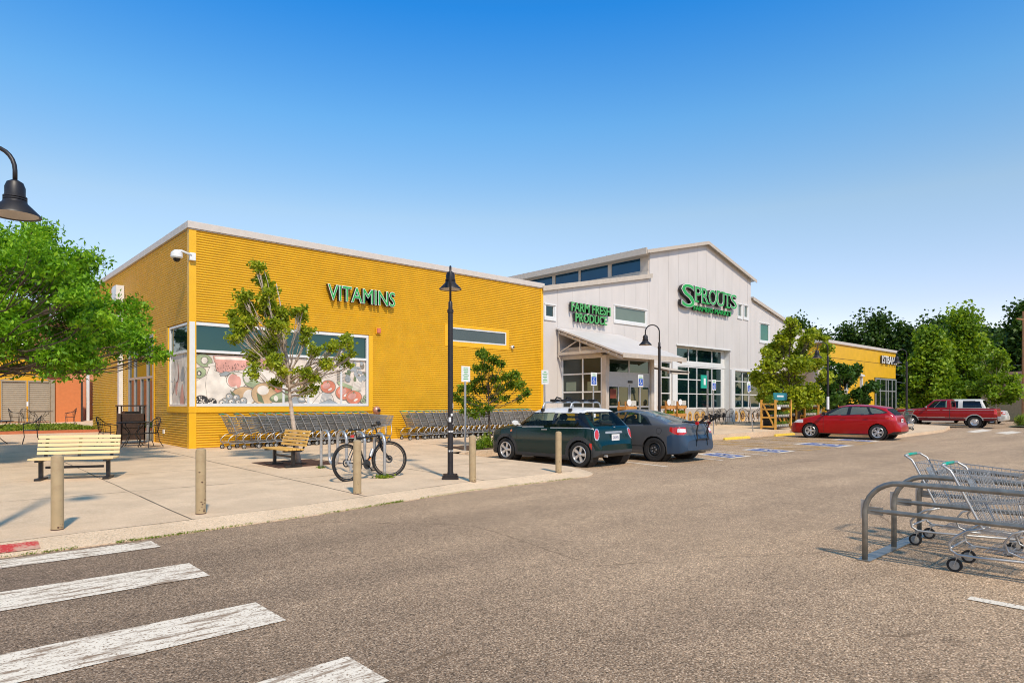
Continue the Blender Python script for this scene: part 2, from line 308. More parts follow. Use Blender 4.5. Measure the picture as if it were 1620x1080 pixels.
# ---------------- foliage ----------------
def foliage(name,C,rad,n,size,m,parent=None,seed=1,aspect=.55,droop=.3,flat=1.0,shell=.5,tone_n=None):
    """C: (k,3) cluster centres, rad: (k,) radii; n leaves in all, folded four-sided leaves"""
    rng=np.random.default_rng(seed); C=np.array(C,float); rad=np.array(rad,float)
    w=rad**2; w/=w.sum(); idx=rng.choice(len(C),n,p=w)
    off=np.clip(rng.normal(size=(n,3)),-2.3,2.3)*rad[idx][:,None]*.55; off[:,2]*=flat
    P=C[idx]+off
    a=rng.normal(size=(n,3)); a[:,2]-=droop; a/=np.linalg.norm(a,axis=1)[:,None]
    b=rng.normal(size=(n,3)); b=np.cross(a,b); b[:,2]*=.6; b/=np.linalg.norm(b,axis=1)[:,None]
    nn=np.cross(a,b)
    s=size*(.6+.8*rng.random(n))[:,None]
    v=np.empty((n,4,3)); v[:,0]=P-a*s*.5; v[:,2]=P+a*s*.5; v[:,1]=P+b*s*aspect*.5+nn*s*.1; v[:,3]=P-b*s*aspect*.5+nn*s*.1
    me=bpy.data.meshes.new(name); me.vertices.add(4*n); me.vertices.foreach_set('co',v.reshape(-1))
    me.loops.add(4*n); me.loops.foreach_set('vertex_index',np.arange(4*n)); me.polygons.add(n); me.polygons.foreach_set('loop_start',np.arange(0,4*n,4)); me.polygons.foreach_set('loop_total',np.full(n,4))
    ct=rng.random(len(C))
    tone=np.clip(.45*ct[idx]+.55*rng.random(n),0,1)
    at=me.attributes.new('tone','FLOAT','FACE'); at.data.foreach_set('value',tone.astype(np.float32))
    me.materials.append(m); me.update(); me.validate()
    o=bpy.data.objects.new(name,me); COL.objects.link(o)
    if parent: o.parent=parent
    return o
def limb(mb,p,q,r0,r1,rnd,n=6,wob=.08,segs=5):
    p=Vector(p);q=Vector(q); L=(q-p).length; pts=[];rs=[]
    for i in range(segs+1):
        t=i/segs; w=Vector([rnd.uniform(-1,1) for _ in range(3)])*L*wob*math.sin(pi*t)*.6
        pts.append(p.lerp(q,t)+w+Vector((0,0,-.06*L*math.sin(pi*t)))); rs.append(r0+(r1-r0)*t)
    mb.tube(pts,rs,n); return pts
def tree(name,loc,label,cat,blobs,trunk_h,trunk_r,leafm,barkm,nleaf,lsize,seed,top=None,group=None,sub=5,lean=(0,0),droop=.3,flat=.8,aspect=.55,subr=.42,vase=.5):
    """blobs: (x,y,z,r) in metres from the foot; limbs run to each blob, twigs to its leaf clumps"""
    rnd=random.Random(seed); t=empty(name,loc,0,label,cat,group)
    mb=MB(); zt=max(b[2] for b in blobs); top=top or zt*.92
    axis=[Vector((lean[0]*z/top+rnd.uniform(-.03,.03)*(z>0),lean[1]*z/top+rnd.uniform(-.03,.03)*(z>0),z)) for z in np.linspace(0,top,9)]
    rs=[trunk_r*(1.25 if i==0 else 1)*(1-.85*(i/8)**.9) for i in range(9)]
    mb.tube(axis,rs,8)
    C=[];RD=[]
    for (x,y,z,r) in blobs:
        za=max(trunk_h,min(top*.9,trunk_h+(z-trunk_h)*vase)); fr=za/top*8; i=min(7,int(fr)); base=axis[i].lerp(axis[i+1],fr-i)
        rr=rs[i]*.5
        pts=limb(mb,base,(x,y,z),rr,rr*.3,rnd,5)
        for k in range(sub):
            d=Vector([rnd.gauss(0,1) for _ in range(3)]).normalized()*r*rnd.uniform(.35,1.05); d.z*=flat
            c=Vector((x,y,z))+d
            limb(mb,pts[rnd.choice([2,3,4])],c,rr*.3,.006+rr*.06,rnd,4,segs=3)
            C.append(tuple(c)); RD.append(r*subr*rnd.uniform(.7,1.3))
    mb.build('trunk',barkm,t,smooth=True)
    foliage('crown',C,RD,nleaf,lsize,leafm,t,seed,aspect=aspect,droop=droop,flat=flat)
    return t
def text_mesh(body,size,depth=.02,offset=0,shear=0,res=3,align='LEFT',spacing=1.0):
    cu=bpy.data.curves.new('lettering','FONT'); cu.body=body; cu.size=size; cu.extrude=depth/2; cu.offset=offset; cu.resolution_u=res; cu.shear=shear; cu.align_x=align; cu.space_character=spacing
    ob=bpy.data.objects.new('lettering',cu); COL.objects.link(ob); dg=bpy.context.evaluated_depsgraph_get(); me=bpy.data.meshes.new_from_object(ob.evaluated_get(dg))
    bpy.data.objects.remove(ob); bpy.data.curves.remove(cu); return me
def letters(name,parts,m,parent,Mx):
    """parts: (body,x,y,size,sx,depth,offset,zshift) laid in the sign's plane; Mx maps sign plane to the parent"""
    mb=MB()
    for body,x,y,size,sx,depth,offs,zs in parts:
        me=text_mesh(body,size,depth,offs)
        T=Mx@Matrix.Translation((x,y,zs))@Matrix.Diagonal((sx,1,1,1))
        mb.add([T@v.co for v in me.vertices],[tuple(p.vertices) for p in me.polygons]); bpy.data.meshes.remove(me)
    return mb.build(name,m,parent)
FRONT=Matrix(((1,0,0,0),(0,0,-1,0),(0,1,0,0),(0,0,0,1)))   # plane XY -> world XZ facing -Y

def fit_letters(name,items,m,parent,Mx,depth,offset,zs):
    mb=MB()
    for body,x0,x1,y0,y1 in items:
        size=(y1-y0)/.70
        me=text_mesh(body,size,depth,0); c=np.array([v.co[:] for v in me.vertices]); lo,hi=c.min(0),c.max(0); bpy.data.meshes.remove(me)
        me=text_mesh(body,size,depth,offset) 
        kx=(x1-x0)/(hi[0]-lo[0]); ky=(y1-y0)/(hi[1]-lo[1])
        T=Mx@Matrix.Translation((x0-lo[0]*kx,y0-lo[1]*ky,zs))@Matrix.Diagonal((kx,ky,1,1))
        mb.add([T@v.co for v in me.vertices],[tuple(q.vertices) for q in me.polygons]); bpy.data.meshes.remove(me)
    return mb.build(name,m,parent)
def sign_letters(parent,items,Mx,face='green',rim='white',depth=.12,r=.016):
    for it in items:
        fit_letters('letter_back',[it],M['black'],parent,Mx,depth,r,0)
        fit_letters('letter_rim',[it],M[rim],parent,Mx,.012,r*.9,depth/2+.01)
        fit_letters('letter_face',[it],M[face],parent,Mx,.012,-r*.3,depth/2+.024)
# ---------------- ground ----------------
def sheet(name,xs,ys,fz,m,dz=0,label=None,kind='structure',parent=None):
    mb=MB(); v=[(x,y,fz(x,y)+dz) for y in ys for x in xs]; nx=len(xs)
    mb.add(v,[(j*nx+i,j*nx+i+1,(j+1)*nx+i+1,(j+1)*nx+i) for j in range(len(ys)-1) for i in range(nx-1)])
    o=mb.build(name,m,parent,smooth=True)
    if kind: o['kind']=kind
    return o
sheet('ground',[-900,-60,-12,70,120,1200],[-900,-60,-30,60,100,1200],lambda x,y:-.06,M['ground'])
sheet('parking_lot',[-60,-20,0,20,40,49,68],[-55,-20,0,9,14.1,19,30],A,M['asphalt'])
EY=lambda x: float(np.interp(x,[-30,.6,2.0,3.95,6.94,9.8],[7.9,7.98,8.03,8.19,8.68,8.71]))   # kerb line
# pavement plan: front strip, bay recess x 10.6-30.4 back to y 13.4, island beyond
def pave():
    mb=MB()
    xs=[-30,-10,-4,0,1,2,3,4,5,6,7,8,9,9.8]
    def col(x,y0): return [y0+.34]+[y for y in (10,12,14.2,16,20,30,60) if y>y0+.5]
    # left block
    for i in range(len(xs)-1):
        a,b=xs[i],xs[i+1]; ca,cb=col(a,EY(a)),col(b,EY(b)); n=min(len(ca),len(cb))
        for j in range(n-1): mb.poly([(a,ca[j],G(a,ca[j])),(b,cb[j],G(b,cb[j])),(b,cb[j+1],G(b,cb[j+1])),(a,ca[j+1],G(a,ca[j+1]))])
    # rounded corner block at x 9.8-10.5
    cs=[(9.8,9.05)]+[(9.8+.85*math.sin(a),9.90-.85*math.cos(a)) for a in np.linspace(.15,pi/2,8)]+[(10.65,14.2),(9.8,14.2)]
    mb.poly([(x,y,G(x,y)) for x,y in cs])
    for (x0,x1,y0) in ((9.8,10.65,14.2),(10.65,31.0,14.25)):
        x=[x0+(x1-x0)*k/6 for k in range(7)]; ys=[y0,16,20,30,60]
        for i in range(6):
            for j in range(4): mb.poly([(x[i],ys[j],G(x[i],ys[j])),(x[i+1],ys[j],G(x[i+1],ys[j])),(x[i+1],ys[j+1],G(x[i+1],ys[j+1])),(x[i],ys[j+1],G(x[i],ys[j+1]))])
    xr=[31.0,32,36,40,45.2]; ye=[9.65,9.65,9.75,9.95,10.9]
    for i in range(4):
        ca=[ye[i],14.25,16,20,30,60]; cb=[ye[i+1],14.25,16,20,30,60]
        for j in range(5): mb.poly([(xr[i],ca[j],G(xr[i],ca[j])),(xr[i+1],cb[j],G(xr[i+1],cb[j])),(xr[i+1],cb[j+1],G(xr[i+1],cb[j+1])),(xr[i],ca[j+1],G(xr[i],ca[j+1]))])
    mb.poly([(45.2,17.5,G(45,17.5)),(70,17.5,G(45,17.5)),(70,60,G(45,60)),(45.2,60,G(45,60))])
    o=mb.build('pavement',M['concrete']); o['kind']='structure'
pave()
def kerb():
    mb=MB(); pts=[(x,EY(x)) for x in (-30,-10,-4,0,1,2,3,4,5,6,7,8,9,9.8)]
    # gutter apron: slope up from the asphalt edge to the pavement edge
    out=[(x,y) for x,y in pts]+[(9.8+1.19*math.sin(a),9.90-1.19*math.cos(a)) for a in np.linspace(.12,pi/2,9)]+[(10.99,13.9)]
    inn=[(x,y+.34) for x,y in pts]+[(9.8+.85*math.sin(a),9.90-.85*math.cos(a)) for a in np.linspace(.12,pi/2,9)]+[(10.65,14.2)]
    for i in range(len(out)-1):
        a,b,c,d=out[i],out[i+1],inn[i+1],inn[i]
        za,zb=A(*a)+.012,A(*b)+.012; zc,zd=G(*c)+.004,G(*d)+.004
        mb.poly([(*a,za),(*b,zb),(*c,zc),(*d,zd)]); mb.poly([(*a,za-.08),(*b,zb-.08),(*b,zb),(*a,za)])
    o=mb.build('kerb_apron',M['curbconc']); o['kind']='structure'
    mb=MB()
    L=[(10.99,13.9),(11.3,14.12),(30.8,14.12),(30.95,14.0),(30.95,9.85),(31.2,9.6),(32,9.58),(36,9.66),(40,9.88),(45.2,10.85),(45.9,12),(45.9,18)]
    for i in range(len(L)-1):
        a=Vector((*L[i],0)); b=Vector((*L[i+1],0)); d=(b-a).normalized(); n=Vector((-d.y,d.x,0))*.15
        za=max(G(a.x,a.y),A(a.x,a.y)+.06)+.004; zb=max(G(b.x,b.y),A(b.x,b.y)+.06)+.004
        mb.add([(a.x,a.y,-.05),(b.x,b.y,-.05),(b.x+n.x,b.y+n.y,-.05),(a.x+n.x,a.y+n.y,-.05),(a.x,a.y,za),(b.x,b.y,zb),(b.x+n.x,b.y+n.y,zb),(a.x+n.x,a.y+n.y,za)],[(4,5,6,7),(0,1,5,4),(2,3,7,6),(0,4,7,3),(1,2,6,5)])
    o=mb.build('kerb',M['curbconc']); o['kind']='structure'
kerb()
# pavement joints (real narrow grooves shown as dark filler strips) 
mb=MB()
def joint(x0,y0,x1,y1,w=.016,dz=.0035):
    n=max(2,int(math.hypot(x1-x0,y1-y0)/.8)); d=Vector((x1-x0,y1-y0,0)).normalized(); p=Vector((-d.y,d.x,0))*w/2; rr=random.Random(int(x0*31+y0*17))
    P=[Vector((x0+(x1-x0)*i/n+rr.uniform(-.008,.008),y0+(y1-y0)*i/n+rr.uniform(-.008,.008),0)) for i in range(n+1)]
    for i in range(n):
        a,b=P[i],P[i+1]; wa=p*rr.uniform(.5,1.3)
        mb.poly([(a.x-wa.x,a.y-wa.y,G(a.x,a.y)+dz),(b.x-wa.x,b.y-wa.y,G(b.x,b.y)+dz),(b.x+wa.x,b.y+wa.y,G(b.x,b.y)+dz),(a.x+wa.x,a.y+wa.y,G(a.x,a.y)+dz)])
for x in (-2.6,.05,2.45,5.0,7.6): joint(x,EY(x)+.36,x,19.9)
for x in (12.2,15,17.8,20.6,23.4,26.2,29): joint(x,14.3,x,19.9)
for y in (11.5,14.1,17.0): joint(-9,y,10.5,y)
for y in (17.0,): joint(10.6,y,30.4,y)
[joint(a,EY(a)+.345,a+1.0,EY(a+1.0)+.345,.02) for a in np.arange(-3,9.3,1.0)]
o=mb.build('pavement_joints',mat('joint_filler',(.13,.10,.07),.95,var=.4,nscale=30)); o['kind']='structure'
# --- painted markings: one structure object for each marking
def mark(name,quads,m,fz=A,dz=.006):
    mb=MB()
    for q in quads:
        # subdivide along the first edge so that the sheet follows the ground
        a,b,c,d=[Vector((*p,0)) for p in q]
        for k in range(4):
            p=[a.lerp(b,k/4),a.lerp(b,(k+1)/4),d.lerp(c,(k+1)/4),d.lerp(c,k/4)]
            for h in range(4):
                e=[p[0].lerp(p[3],h/4),p[1].lerp(p[2],h/4),p[1].lerp(p[2],(h+1)/4),p[0].lerp(p[3],(h+1)/4)]
                mb.poly([(v.x,v.y,fz(v.x,v.y)+dz) for v in e])
    o=mb.build(name,m); o['kind']='structure'; return o
def rect(x0,y0,x1,y1): return [(x0,y0),(x1,y0),(x1,y1),(x0,y1)]
for y0,y1 in ((7.48,7.88),(5.94,6.54),(4.36,4.91),(3.03,3.49),(1.5,2.0)): mark('crosswalk_stripe',[rect(-6,y0,1.88,y1)],M['p_white'])
for q in ([(41.05, 9.12), (45.88, 9.41), (44.05, 8.55), (39.99, 8.47)],[(40.7, 7.82), (43.82, 7.65), (42.28, 6.96), (39.08, 7.0)]): mark('crosswalk_stripe',[q],M['p_line'])
mark('parking_line',[rect(5.92,-4,6.03,1.31)],M['p_line'])
SK=.22
def srect(x0,y0,x1,y1): return [(x0+SK*(y0-8.9),y0),(x1+SK*(y0-8.9),y0),(x1+SK*(y1-8.9),y1),(x0+SK*(y1-8.9),y1)]
for x in (13.12,15.65,18.14): mark('parking_line',[srect(x-.055,8.85,x+.055,13.9)],M['p_line'])
for x in (47.0,50.2): mark('parking_line',[rect(x-.05,9.5,x+.05,14)],M['p_line'])
def uv(q,u,v):
    a,b,c,d=q; return ((a[0]*(1-u)+b[0]*u)*(1-v)+(d[0]*(1-u)+c[0]*u)*v,(a[1]*(1-u)+b[1]*u)*(1-v)+(d[1]*(1-u)+c[1]*u)*v)
for q4 in ([(16.38,9.0),(17.48,9.0),(18.0,10.42),(16.92,10.42)],[(19.21,9.01),(20.34,9.01),(20.79,10.5),(19.64,10.5)],[(23.23,8.8),(24.65,8.8),(25.3,10.7),(23.9,10.7)],[(27.3,9.2),(28.5,9.2),(29.0,10.9),(27.8,10.9)]):
    mark('disabled_bay_marking',[q4],M['p_line'])
    mark('disabled_bay_symbol_ground',[[uv(q4,.11,.11),uv(q4,.89,.11),uv(q4,.89,.89),uv(q4,.11,.89)]],M['p_blue'],dz=.010)
    rr_=lambda x0,y0,x1,y1:[uv(q4,x0,y0),uv(q4,x1,y0),uv(q4,x1,y1),uv(q4,x0,y1)]
    q=[rr_(.44,.72,.56,.83),rr_(.43,.42,.52,.68),rr_(.43,.42,.68,.49),rr_(.63,.22,.70,.48),rr_(.50,.56,.66,.62)]
    for k in range(9):
        a0=R(120+k*22); a1=R(120+(k+1)*22); q.append([uv(q4,.45+r_*math.cos(z),.37+r_*math.sin(z)) for r_,z in ((.20,a0),(.20,a1),(.14,a1),(.14,a0))])
    mark('wheelchair_symbol',q,M['p_line'],dz=.014)
def hatch(x0,x1,y0,y1):
    q=[srect(x0-.05,y0,x0+.05,y1),srect(x1-.05,y0,x1+.05,y1),srect(x0+.05,y0,x1-.05,y0+.10)]
    y=y0+1.2
    while y<y1-.2:
        f=lambda x,v:(x+SK*(v-8.9),v); q.append([f(x0+.06,y),f(x1-.06,y-1.0),f(x1-.06,y-.82),f(x0+.06,y+.18)]); y+=1.15
    mark('access_aisle_hatching',q,M['p_orange'])
hatch(20.95,22.75,8.88,13.9); hatch(25.1,26.9,8.88,13.9)
mark('red_kerb_marking',[rect(-4.5,8.06,.92,8.24)],M['p_red'],fz=lambda x,y:A(x,y)+.012+(G(x,y)-.008)*(y-7.98)/.34,dz=.008)
# asphalt patches & tyre scuffs are in the material; tree grates
def grate(name,x0,y0,x1,y1,label):
    t=empty(name,(x0,y0,G(x0,y0)),0,label,'grate'); mb=MB(); w=x1-x0;h=y1-y0
    for k in range(int(w/.06)): mb.box(k*.06,.05,.004,k*.06+.038,h-.05,.02)
    mb.build('slats',M['grate'],t); mb=MB(); mb.box(0,0,-.01,w,.05,.024); mb.box(0,h-.05,-.01,w,h,.024); mb.box(-.03,0,-.01,0,h,.024); mb.box(w,0,-.01,w+.03,h,.024)
    mb.box(0,.05,-.02,w,h-.05,.003); mb.build('frame',M['grate'],t)
grate('tree_grate',5.62,13.35,7.05,14.85,'rusty brown square tree grate beneath the yellow-slatted bench')
grate('tree_grate',-.45,13.7,.98,15.1,'rusty brown tree grate at the left edge of the pavement, left of the pale bench')
# weeds at the kerb edge
rng=np.random.default_rng(5)
xs=np.concatenate([rng.uniform(.4,10,1500),rng.normal(5.3,.25,300),rng.normal(1.8,.5,500)]); xs=xs[(xs>-.5)&(xs<10)]
keep=(np.sin(xs*3.1)+np.sin(xs*7.3+1)>-1.1); xs=xs[keep]
C=[(x,EY(x)+rng.normal(0,.014),A(x,EY(x))+.014) for x in xs]
o=foliage('kerb_weeds',C,[.012]*len(C),3000,.016,M['lf_ground'],seed=4,droop=-.6); tag(o,'thin line of moss and weeds along the kerb gutter joint','weeds',kind='stuff')
# ---------------- yellow wing ----------------
def corrug(mb,axis,a0,a1,z0,z1,plane,sgn,pitch=.072,amp=.0165,segs=6):
    n=max(1,int(round((z1-z0)/pitch*segs))); vs=[];fs=[]
    for i in range(n+1):
        z=z0+(z1-z0)*i/n; o=sgn*(amp+amp*math.sin(2*pi*z/pitch))
        if axis=='x': vs+=[(a0,plane+o,z),(a1,plane+o,z)]
        else: vs+=[(plane+o,a0,z),(plane+o,a1,z)]
    for i in range(n):
        f=(2*i,2*i+1,2*i+3,2*i+2); fs.append(f if (axis=='x')==(sgn<0) else f[::-1])
    mb.add(vs,fs)
X0=5.80; Y0=F
yb=empty('yellow_market_wing',(0,0,0),0,'long yellow corrugated metal building with flat white roof edge and corner mural window','building')
ZT=6.54
mb=MB()
corrug(mb,'x',5.95,20.08,0.1,1.24,Y0,-1); corrug(mb,'x',11.74,20.08,1.24,3.72,Y0,-1)
corrug(mb,'x',11.74,14.90,3.72,3.90,Y0,-1); corrug(mb,'x',18.16,20.08,3.72,3.90,Y0,-1)
corrug(mb,'x',5.95,14.90,3.90,4.52,Y0,-1); corrug(mb,'x',18.16,20.08,3.90,4.52,Y0,-1); corrug(mb,'x',5.95,20.08,4.52,ZT,Y0,-1)
mb.build('front_siding',M['yellow'],yb,smooth=True)
mb=MB()
corrug(mb,'y',Y0+.12,34,3.9,ZT,X0,-1); corrug(mb,'y',Y0+.12,22.3,.1,1.24,X0,-1); corrug(mb,'y',22.3,23.8,.1,3.9,X0,-1); corrug(mb,'y',27.35,34,.0,3.9,X0,-1)
mb.build('side_siding',M['yellow'],yb,smooth=True)
mb=MB() # core
mb.box(X0+.25,Y0+.25,-.1,20.1,33.9,ZT-.02)
for (ya,yb_,za,zb_) in ((Y0+.25,33.9,3.87,ZT-.02),(Y0+.25,22.25,-.1,1.35),(22.25,23.8,-.1,3.87),(27.4,33.9,-.1,3.87)): mb.box(X0+.02,ya,za,X0+.25,yb_,zb_)
mb.box(X0+.02,Y0+.02,3.87,20.1,Y0+.25,ZT-.02); mb.box(X0+.02,Y0+.02,-.1,20.1,Y0+.25,1.35); mb.box(11.6,Y0+.02,1.35,20.1,Y0+.25,3.87)
mb.build('core_wall',M['yellow_trim'],yb)
mb=MB()
mb.box(X0-.045,Y0-.045,.1,X0+.155,Y0-.0,ZT); mb.box(X0-.045,Y0,.1,X0,Y0+.125,ZT); mb.build('corner_trim',M['yellow_trim'],yb); mb=MB(); mb.box(20.06,Y0-.045,.1,20.20,Y0+.02,ZT)
mb.build('corner_trim',M['yellow_trim'],yb)
mb=MB()
mb.box(X0-.09,Y0-.09,ZT,20.24,Y0+.12,ZT+.20); mb.box(X0-.09,Y0+.12,ZT,X0+.12,34,ZT+.20); mb.box(X0-.06,Y0-.06,ZT-.03,20.22,Y0-.03,ZT)
mb.build('roof_fascia',M['fascia'],yb,bevel=.006)
mb=MB(); mb.box(X0+.12,Y0+.12,ZT,20.24,34,ZT+.05); mb.build('roof',M['roof'],yb)
mb=MB()
mb.box(X0-.06,Y0-.06,1.24,11.72,Y0-.002,1.40); mb.box(11.59,Y0-.05,1.40,11.74,Y0-.002,3.88); mb.box(X0-.06,Y0-.002,1.24,X0-.002,22.22,1.40); mb.box(X0-.05,22.1,1.40,X0-.002,22.26,3.86)
mb.build('sill_trim',M['yellow_trim'],yb)
# mural window
mw=MB()
zb,zt,zm=1.41,3.86,3.02
mw.box(X0-.03,Y0-.05,zb,X0+.12,Y0+.10,zt+.0)
for (z0,z1,xe) in ((zb,zb+.09,11.58),(zt-.09,zt,11.58),(zm-.04,zm+.04,11.50)): mw.box(X0+.12,Y0-.035,z0,xe,Y0+.06,z1)
for x in (8.55,9.38,10.55): 
    mw.box(x-.035,Y0-.032,zb+.09,x+.035,Y0+.05,zm-.04); mw.box(x-.035,Y0-.032,zm+.04,x+.035,Y0+.05,zt-.09)
mw.box(11.50,Y0-.035,zb+.09,11.58,Y0+.06,zt-.09)
for (z0,z1) in ((zb,zb+.07),(zt-.07,zt),(zm-.035,zm+.035)): mw.box(X0-.015,Y0+.12,z0,X0+.06,22.1,z1)
mw.box(X0-.02,22.02,zb+.07,X0+.06,22.1,zt-.07)
fr=mw.build('window_frame',M['wframe'],yb,bevel=.004)
g=MB(); g.box(X0+.12,Y0+.035,zm+.03,11.5,Y0+.05,zt-.08); g.box(X0+.03,Y0+.12,zm+.03,X0+.045,22.03,zt-.06); g.build('pane',M['glass'],fr)
# mural printed on the lower panes
PAL=[(.74,.64,.54),(.20,.17,.13),(.66,.22,.13),(.36,.42,.24),(.60,.40,.22),(.16,.20,.10),(.34,.36,.36),(.80,.72,.62),(.70,.35,.28),(.03,.03,.03)]
PM=[mat('mural_ink_%s'%n,c,.5,var=.22,nscale=3.5) for n,c in zip(('cream','outline','red','green','peach','darkgreen','grey','pale','pink','black'),PAL)]
def mxz(u,v):
    px=290+u/5.4; py=530+v/5.4; k=(px-810)/1027.; d=F/(.737-k*.676); return (d*(k*.737+.676), 1.5+(638-py)/1027.*d)
mural=MB(); LAY=[0]
def mshape(pts,ci,out=True,grow=4.5):
    cx=sum(p[0] for p in pts)/len(pts); cy=sum(p[1] for p in pts)/len(pts)
    def put(P,c):
        LAY[0]+=1; y=Y0+.030-.00012*LAY[0]; q=[]
        for u,v in P:
            x,z=mxz(u,v); q.append((min(11.49,max(X0+.125,x)),y,min(zm-.03,max(zb+.08,z))))
        mural.cm=c; mural.poly(q[::-1] if False else q)
    if out:
        put([(cx+(u-cx)*(1+grow/max(8,math.hypot(u-cx,v-cy))),cy+(v-cy)*(1+grow/max(8,math.hypot(u-cx,v-cy)))) for u,v in pts],1)
    put(pts,ci)
def ell(cx,cy,rx,ry,ci,rot=0,out=True,n=26,grow=4.5,egg=0):
    c,s=math.cos(R(rot)),math.sin(R(rot)); P=[]
    for i in range(n):
        a=2*pi*i/n; x=rx*math.cos(a)*(1+egg*math.sin(a)); y=ry*math.sin(a); P.append((cx+x*c-y*s,cy+x*s+y*c))
    mshape(P,ci,out,grow)
mshape([(90,160),(1580,200),(1580,600),(90,600)],0,False)
rd=random.Random(3)
mshape([(255,175),(560,185),(560,290),(440,300),(290,330)],8,True)       # watermelon
mshape([(265,180),(540,190),(530,215),(275,205)],7,False)
for i in range(46): ell(rd.uniform(280,550),rd.uniform(235,310),2.2,6,9,rd.uniform(-30,10),False,6)
ell(175,215,72,52,3,20); ell(180,215,26,28,7,0); 
for k in range(16): a=k*pi/8; ell(180+34*math.cos(a),217+34*math.sin(a),3,2,9,0,False,6)
ell(140,320,52,44,3,-20); ell(135,325,20,22,9,0,False); ell(133,326,12,14,7,0,False)
mshape([(215,300),(240,240),(262,236),(262,300),(330,330),(430,430),(455,590),(230,590),(180,480),(185,380)],7,True)  # squash/pear
mshape([(95,400),(200,340),(185,420),(200,520),(95,560)],7,True)
mshape([(208,250),(270,232),(272,262),(215,268)],7,True)
ell(455,385,86,68,7,0); ell(425,385,44,58,8,10,False); ell(470,400,22,50,8,0,False)
mshape([(310,330),(360,310),(400,320),(370,345),(320,350)],6,True); mshape([(395,320),(450,340),(420,318)],3,True)
ell(590,350,82,95,3,0); ell(545,345,30,60,7,0,False)
ell(520,520,110,78,4,0); ell(560,525,50,60,7,0,False)
ell(700,350,84,60,7,0); ell(690,500,108,92,4,0); ell(680,470,50,40,7,0,False)
mshape([(635,200),(745,205),(720,300),(660,280),(615,230)],8,True)
for i in range(14): ell(rd.uniform(640,720),rd.uniform(215,285),2,5,9,20,False,6)
mshape([(625,490),(665,520),(690,585),(640,560)],5,True); mshape([(400,470),(445,510),(470,560),(420,520)],5,True)
mshape([(740,440),(835,410),(850,500),(800,490)],2,True)
ell(870,520,135,44,5,-12); ell(850,515,105,26,3,-12,False); ell(790,540,18,24,7,-12,False)
ell(960,510,60,50,7,0); ell(1010,548,38,24,6,10); ell(1010,545,22,10,7,10,False)
mshape([(900,560),(960,520),(990,590),(905,590)],6,True)
mshape([(1000,480),(1090,440),(1160,450),(1150,480),(1040,510)],5,True)
ell(1100,520,68,62,7,-30); ell(1050,400,60,50,4,0)
mshape([(1100,590),(1170,500),(1230,470),(1270,520),(1290,590)],7,True)
for k in range(9): mshape([(1160+k*13,585),(1190+k*8,490),(1194+k*8,490),(1166+k*13,585)],6,False)
mshape([(1150,590),(1250,545),(1320,590)],6,True)
for cx,cy,rx in ((1235,440,62),(1370,490,68),(1455,530,66)):
    ell(cx,cy,rx,rx*.86,2,0); ell(cx-14,cy-10,rx*.55,rx*.4,8,-20,False); ell(cx+16,cy+22,rx*.3,rx*.14,7,-30,False)
    for k in range(7): a=k*2*pi/7; mshape([(cx-4,cy-rx*.62),(cx+4,cy-rx*.62),(cx+34*math.cos(a),cy-rx*.62+16*math.sin(a))],5,False)
mshape([(1310,400),(1340,395),(1500,460),(1495,485),(1330,425)],3,True)
for k in range(9): mshape([(1440+k*9,470),(1446+k*9,470),(1480+k*14,330),(1468+k*14,330)],7,True,2)
for k in range(26): ell(rd.uniform(1400,1555),rd.uniform(235,385),rd.uniform(16,30),rd.uniform(8,20),rd.choice([6,1,5,6]),rd.uniform(0,90),False,8)
for k in range(7): mshape([(1310,300+k*14),(1400+k*4,330+k*12),(1310,306+k*14)],1,False)
for (bx,by,rx,ry) in ((150,560,58,44),(240,575,40,34)):
    ell(bx,by,rx,ry,9,0)
    for k in range(22):
        a=rd.uniform(0,6.28); q=rd.uniform(0,.85); ell(bx+rx*q*math.cos(a),by+ry*q*math.sin(a),6,4,7,0,False,8)
for (bx,by) in ((390,525),(450,535),(350,565),(410,572),(470,575),(510,560),(330,580)):
    ell(bx,by,28,26,6,0); ell(bx-6,by-6,15,13,7,0,False); ell(bx,by-2,6,5,9,0,False,8)
for (bx,by) in ((1530,560),(1555,530),(1545,585)): ell(bx,by,18,16,3,0); ell(bx,by,6,5,9,0,False,8)
mural.build('mural',PM,fr)
# side mural: pale roots and bulbs
sm=MB(); sm.cm=0; sm.poly([(X0+.032,Y0+.12,zb+.06),(X0+.032,Y0+.12,zm-.03),(X0+.032,22.03,zm-.03),(X0+.032,22.03,zb+.06)]); lay=0
rd=random.Random(8)
for k in range(26):
    y=rd.uniform(Y0+.2,21.9); z=rd.uniform(1.55,2.85); w=rd.uniform(.08,.22); h=rd.uniform(.2,.5); c=rd.choice([7,7,0,7,6,8]); tl=rd.uniform(-.25,.25)
    for cc,gr in ((6,.012),(c,0)):
        lay+=1; P=[]
        for i in range(18):
            a=2*pi*i/18; yy=(w+gr)*math.cos(a); zz=(h+gr)*math.sin(a); P.append((X0+.030-.0003*lay,min(22.02,max(Y0+.13,y+yy*(1-.5*math.sin(a))+tl*zz)),min(zm-.03,max(zb+.07,z+zz))))
        sm.cm=cc; sm.poly(P[::-1])
sm.build('mural',PM,fr)
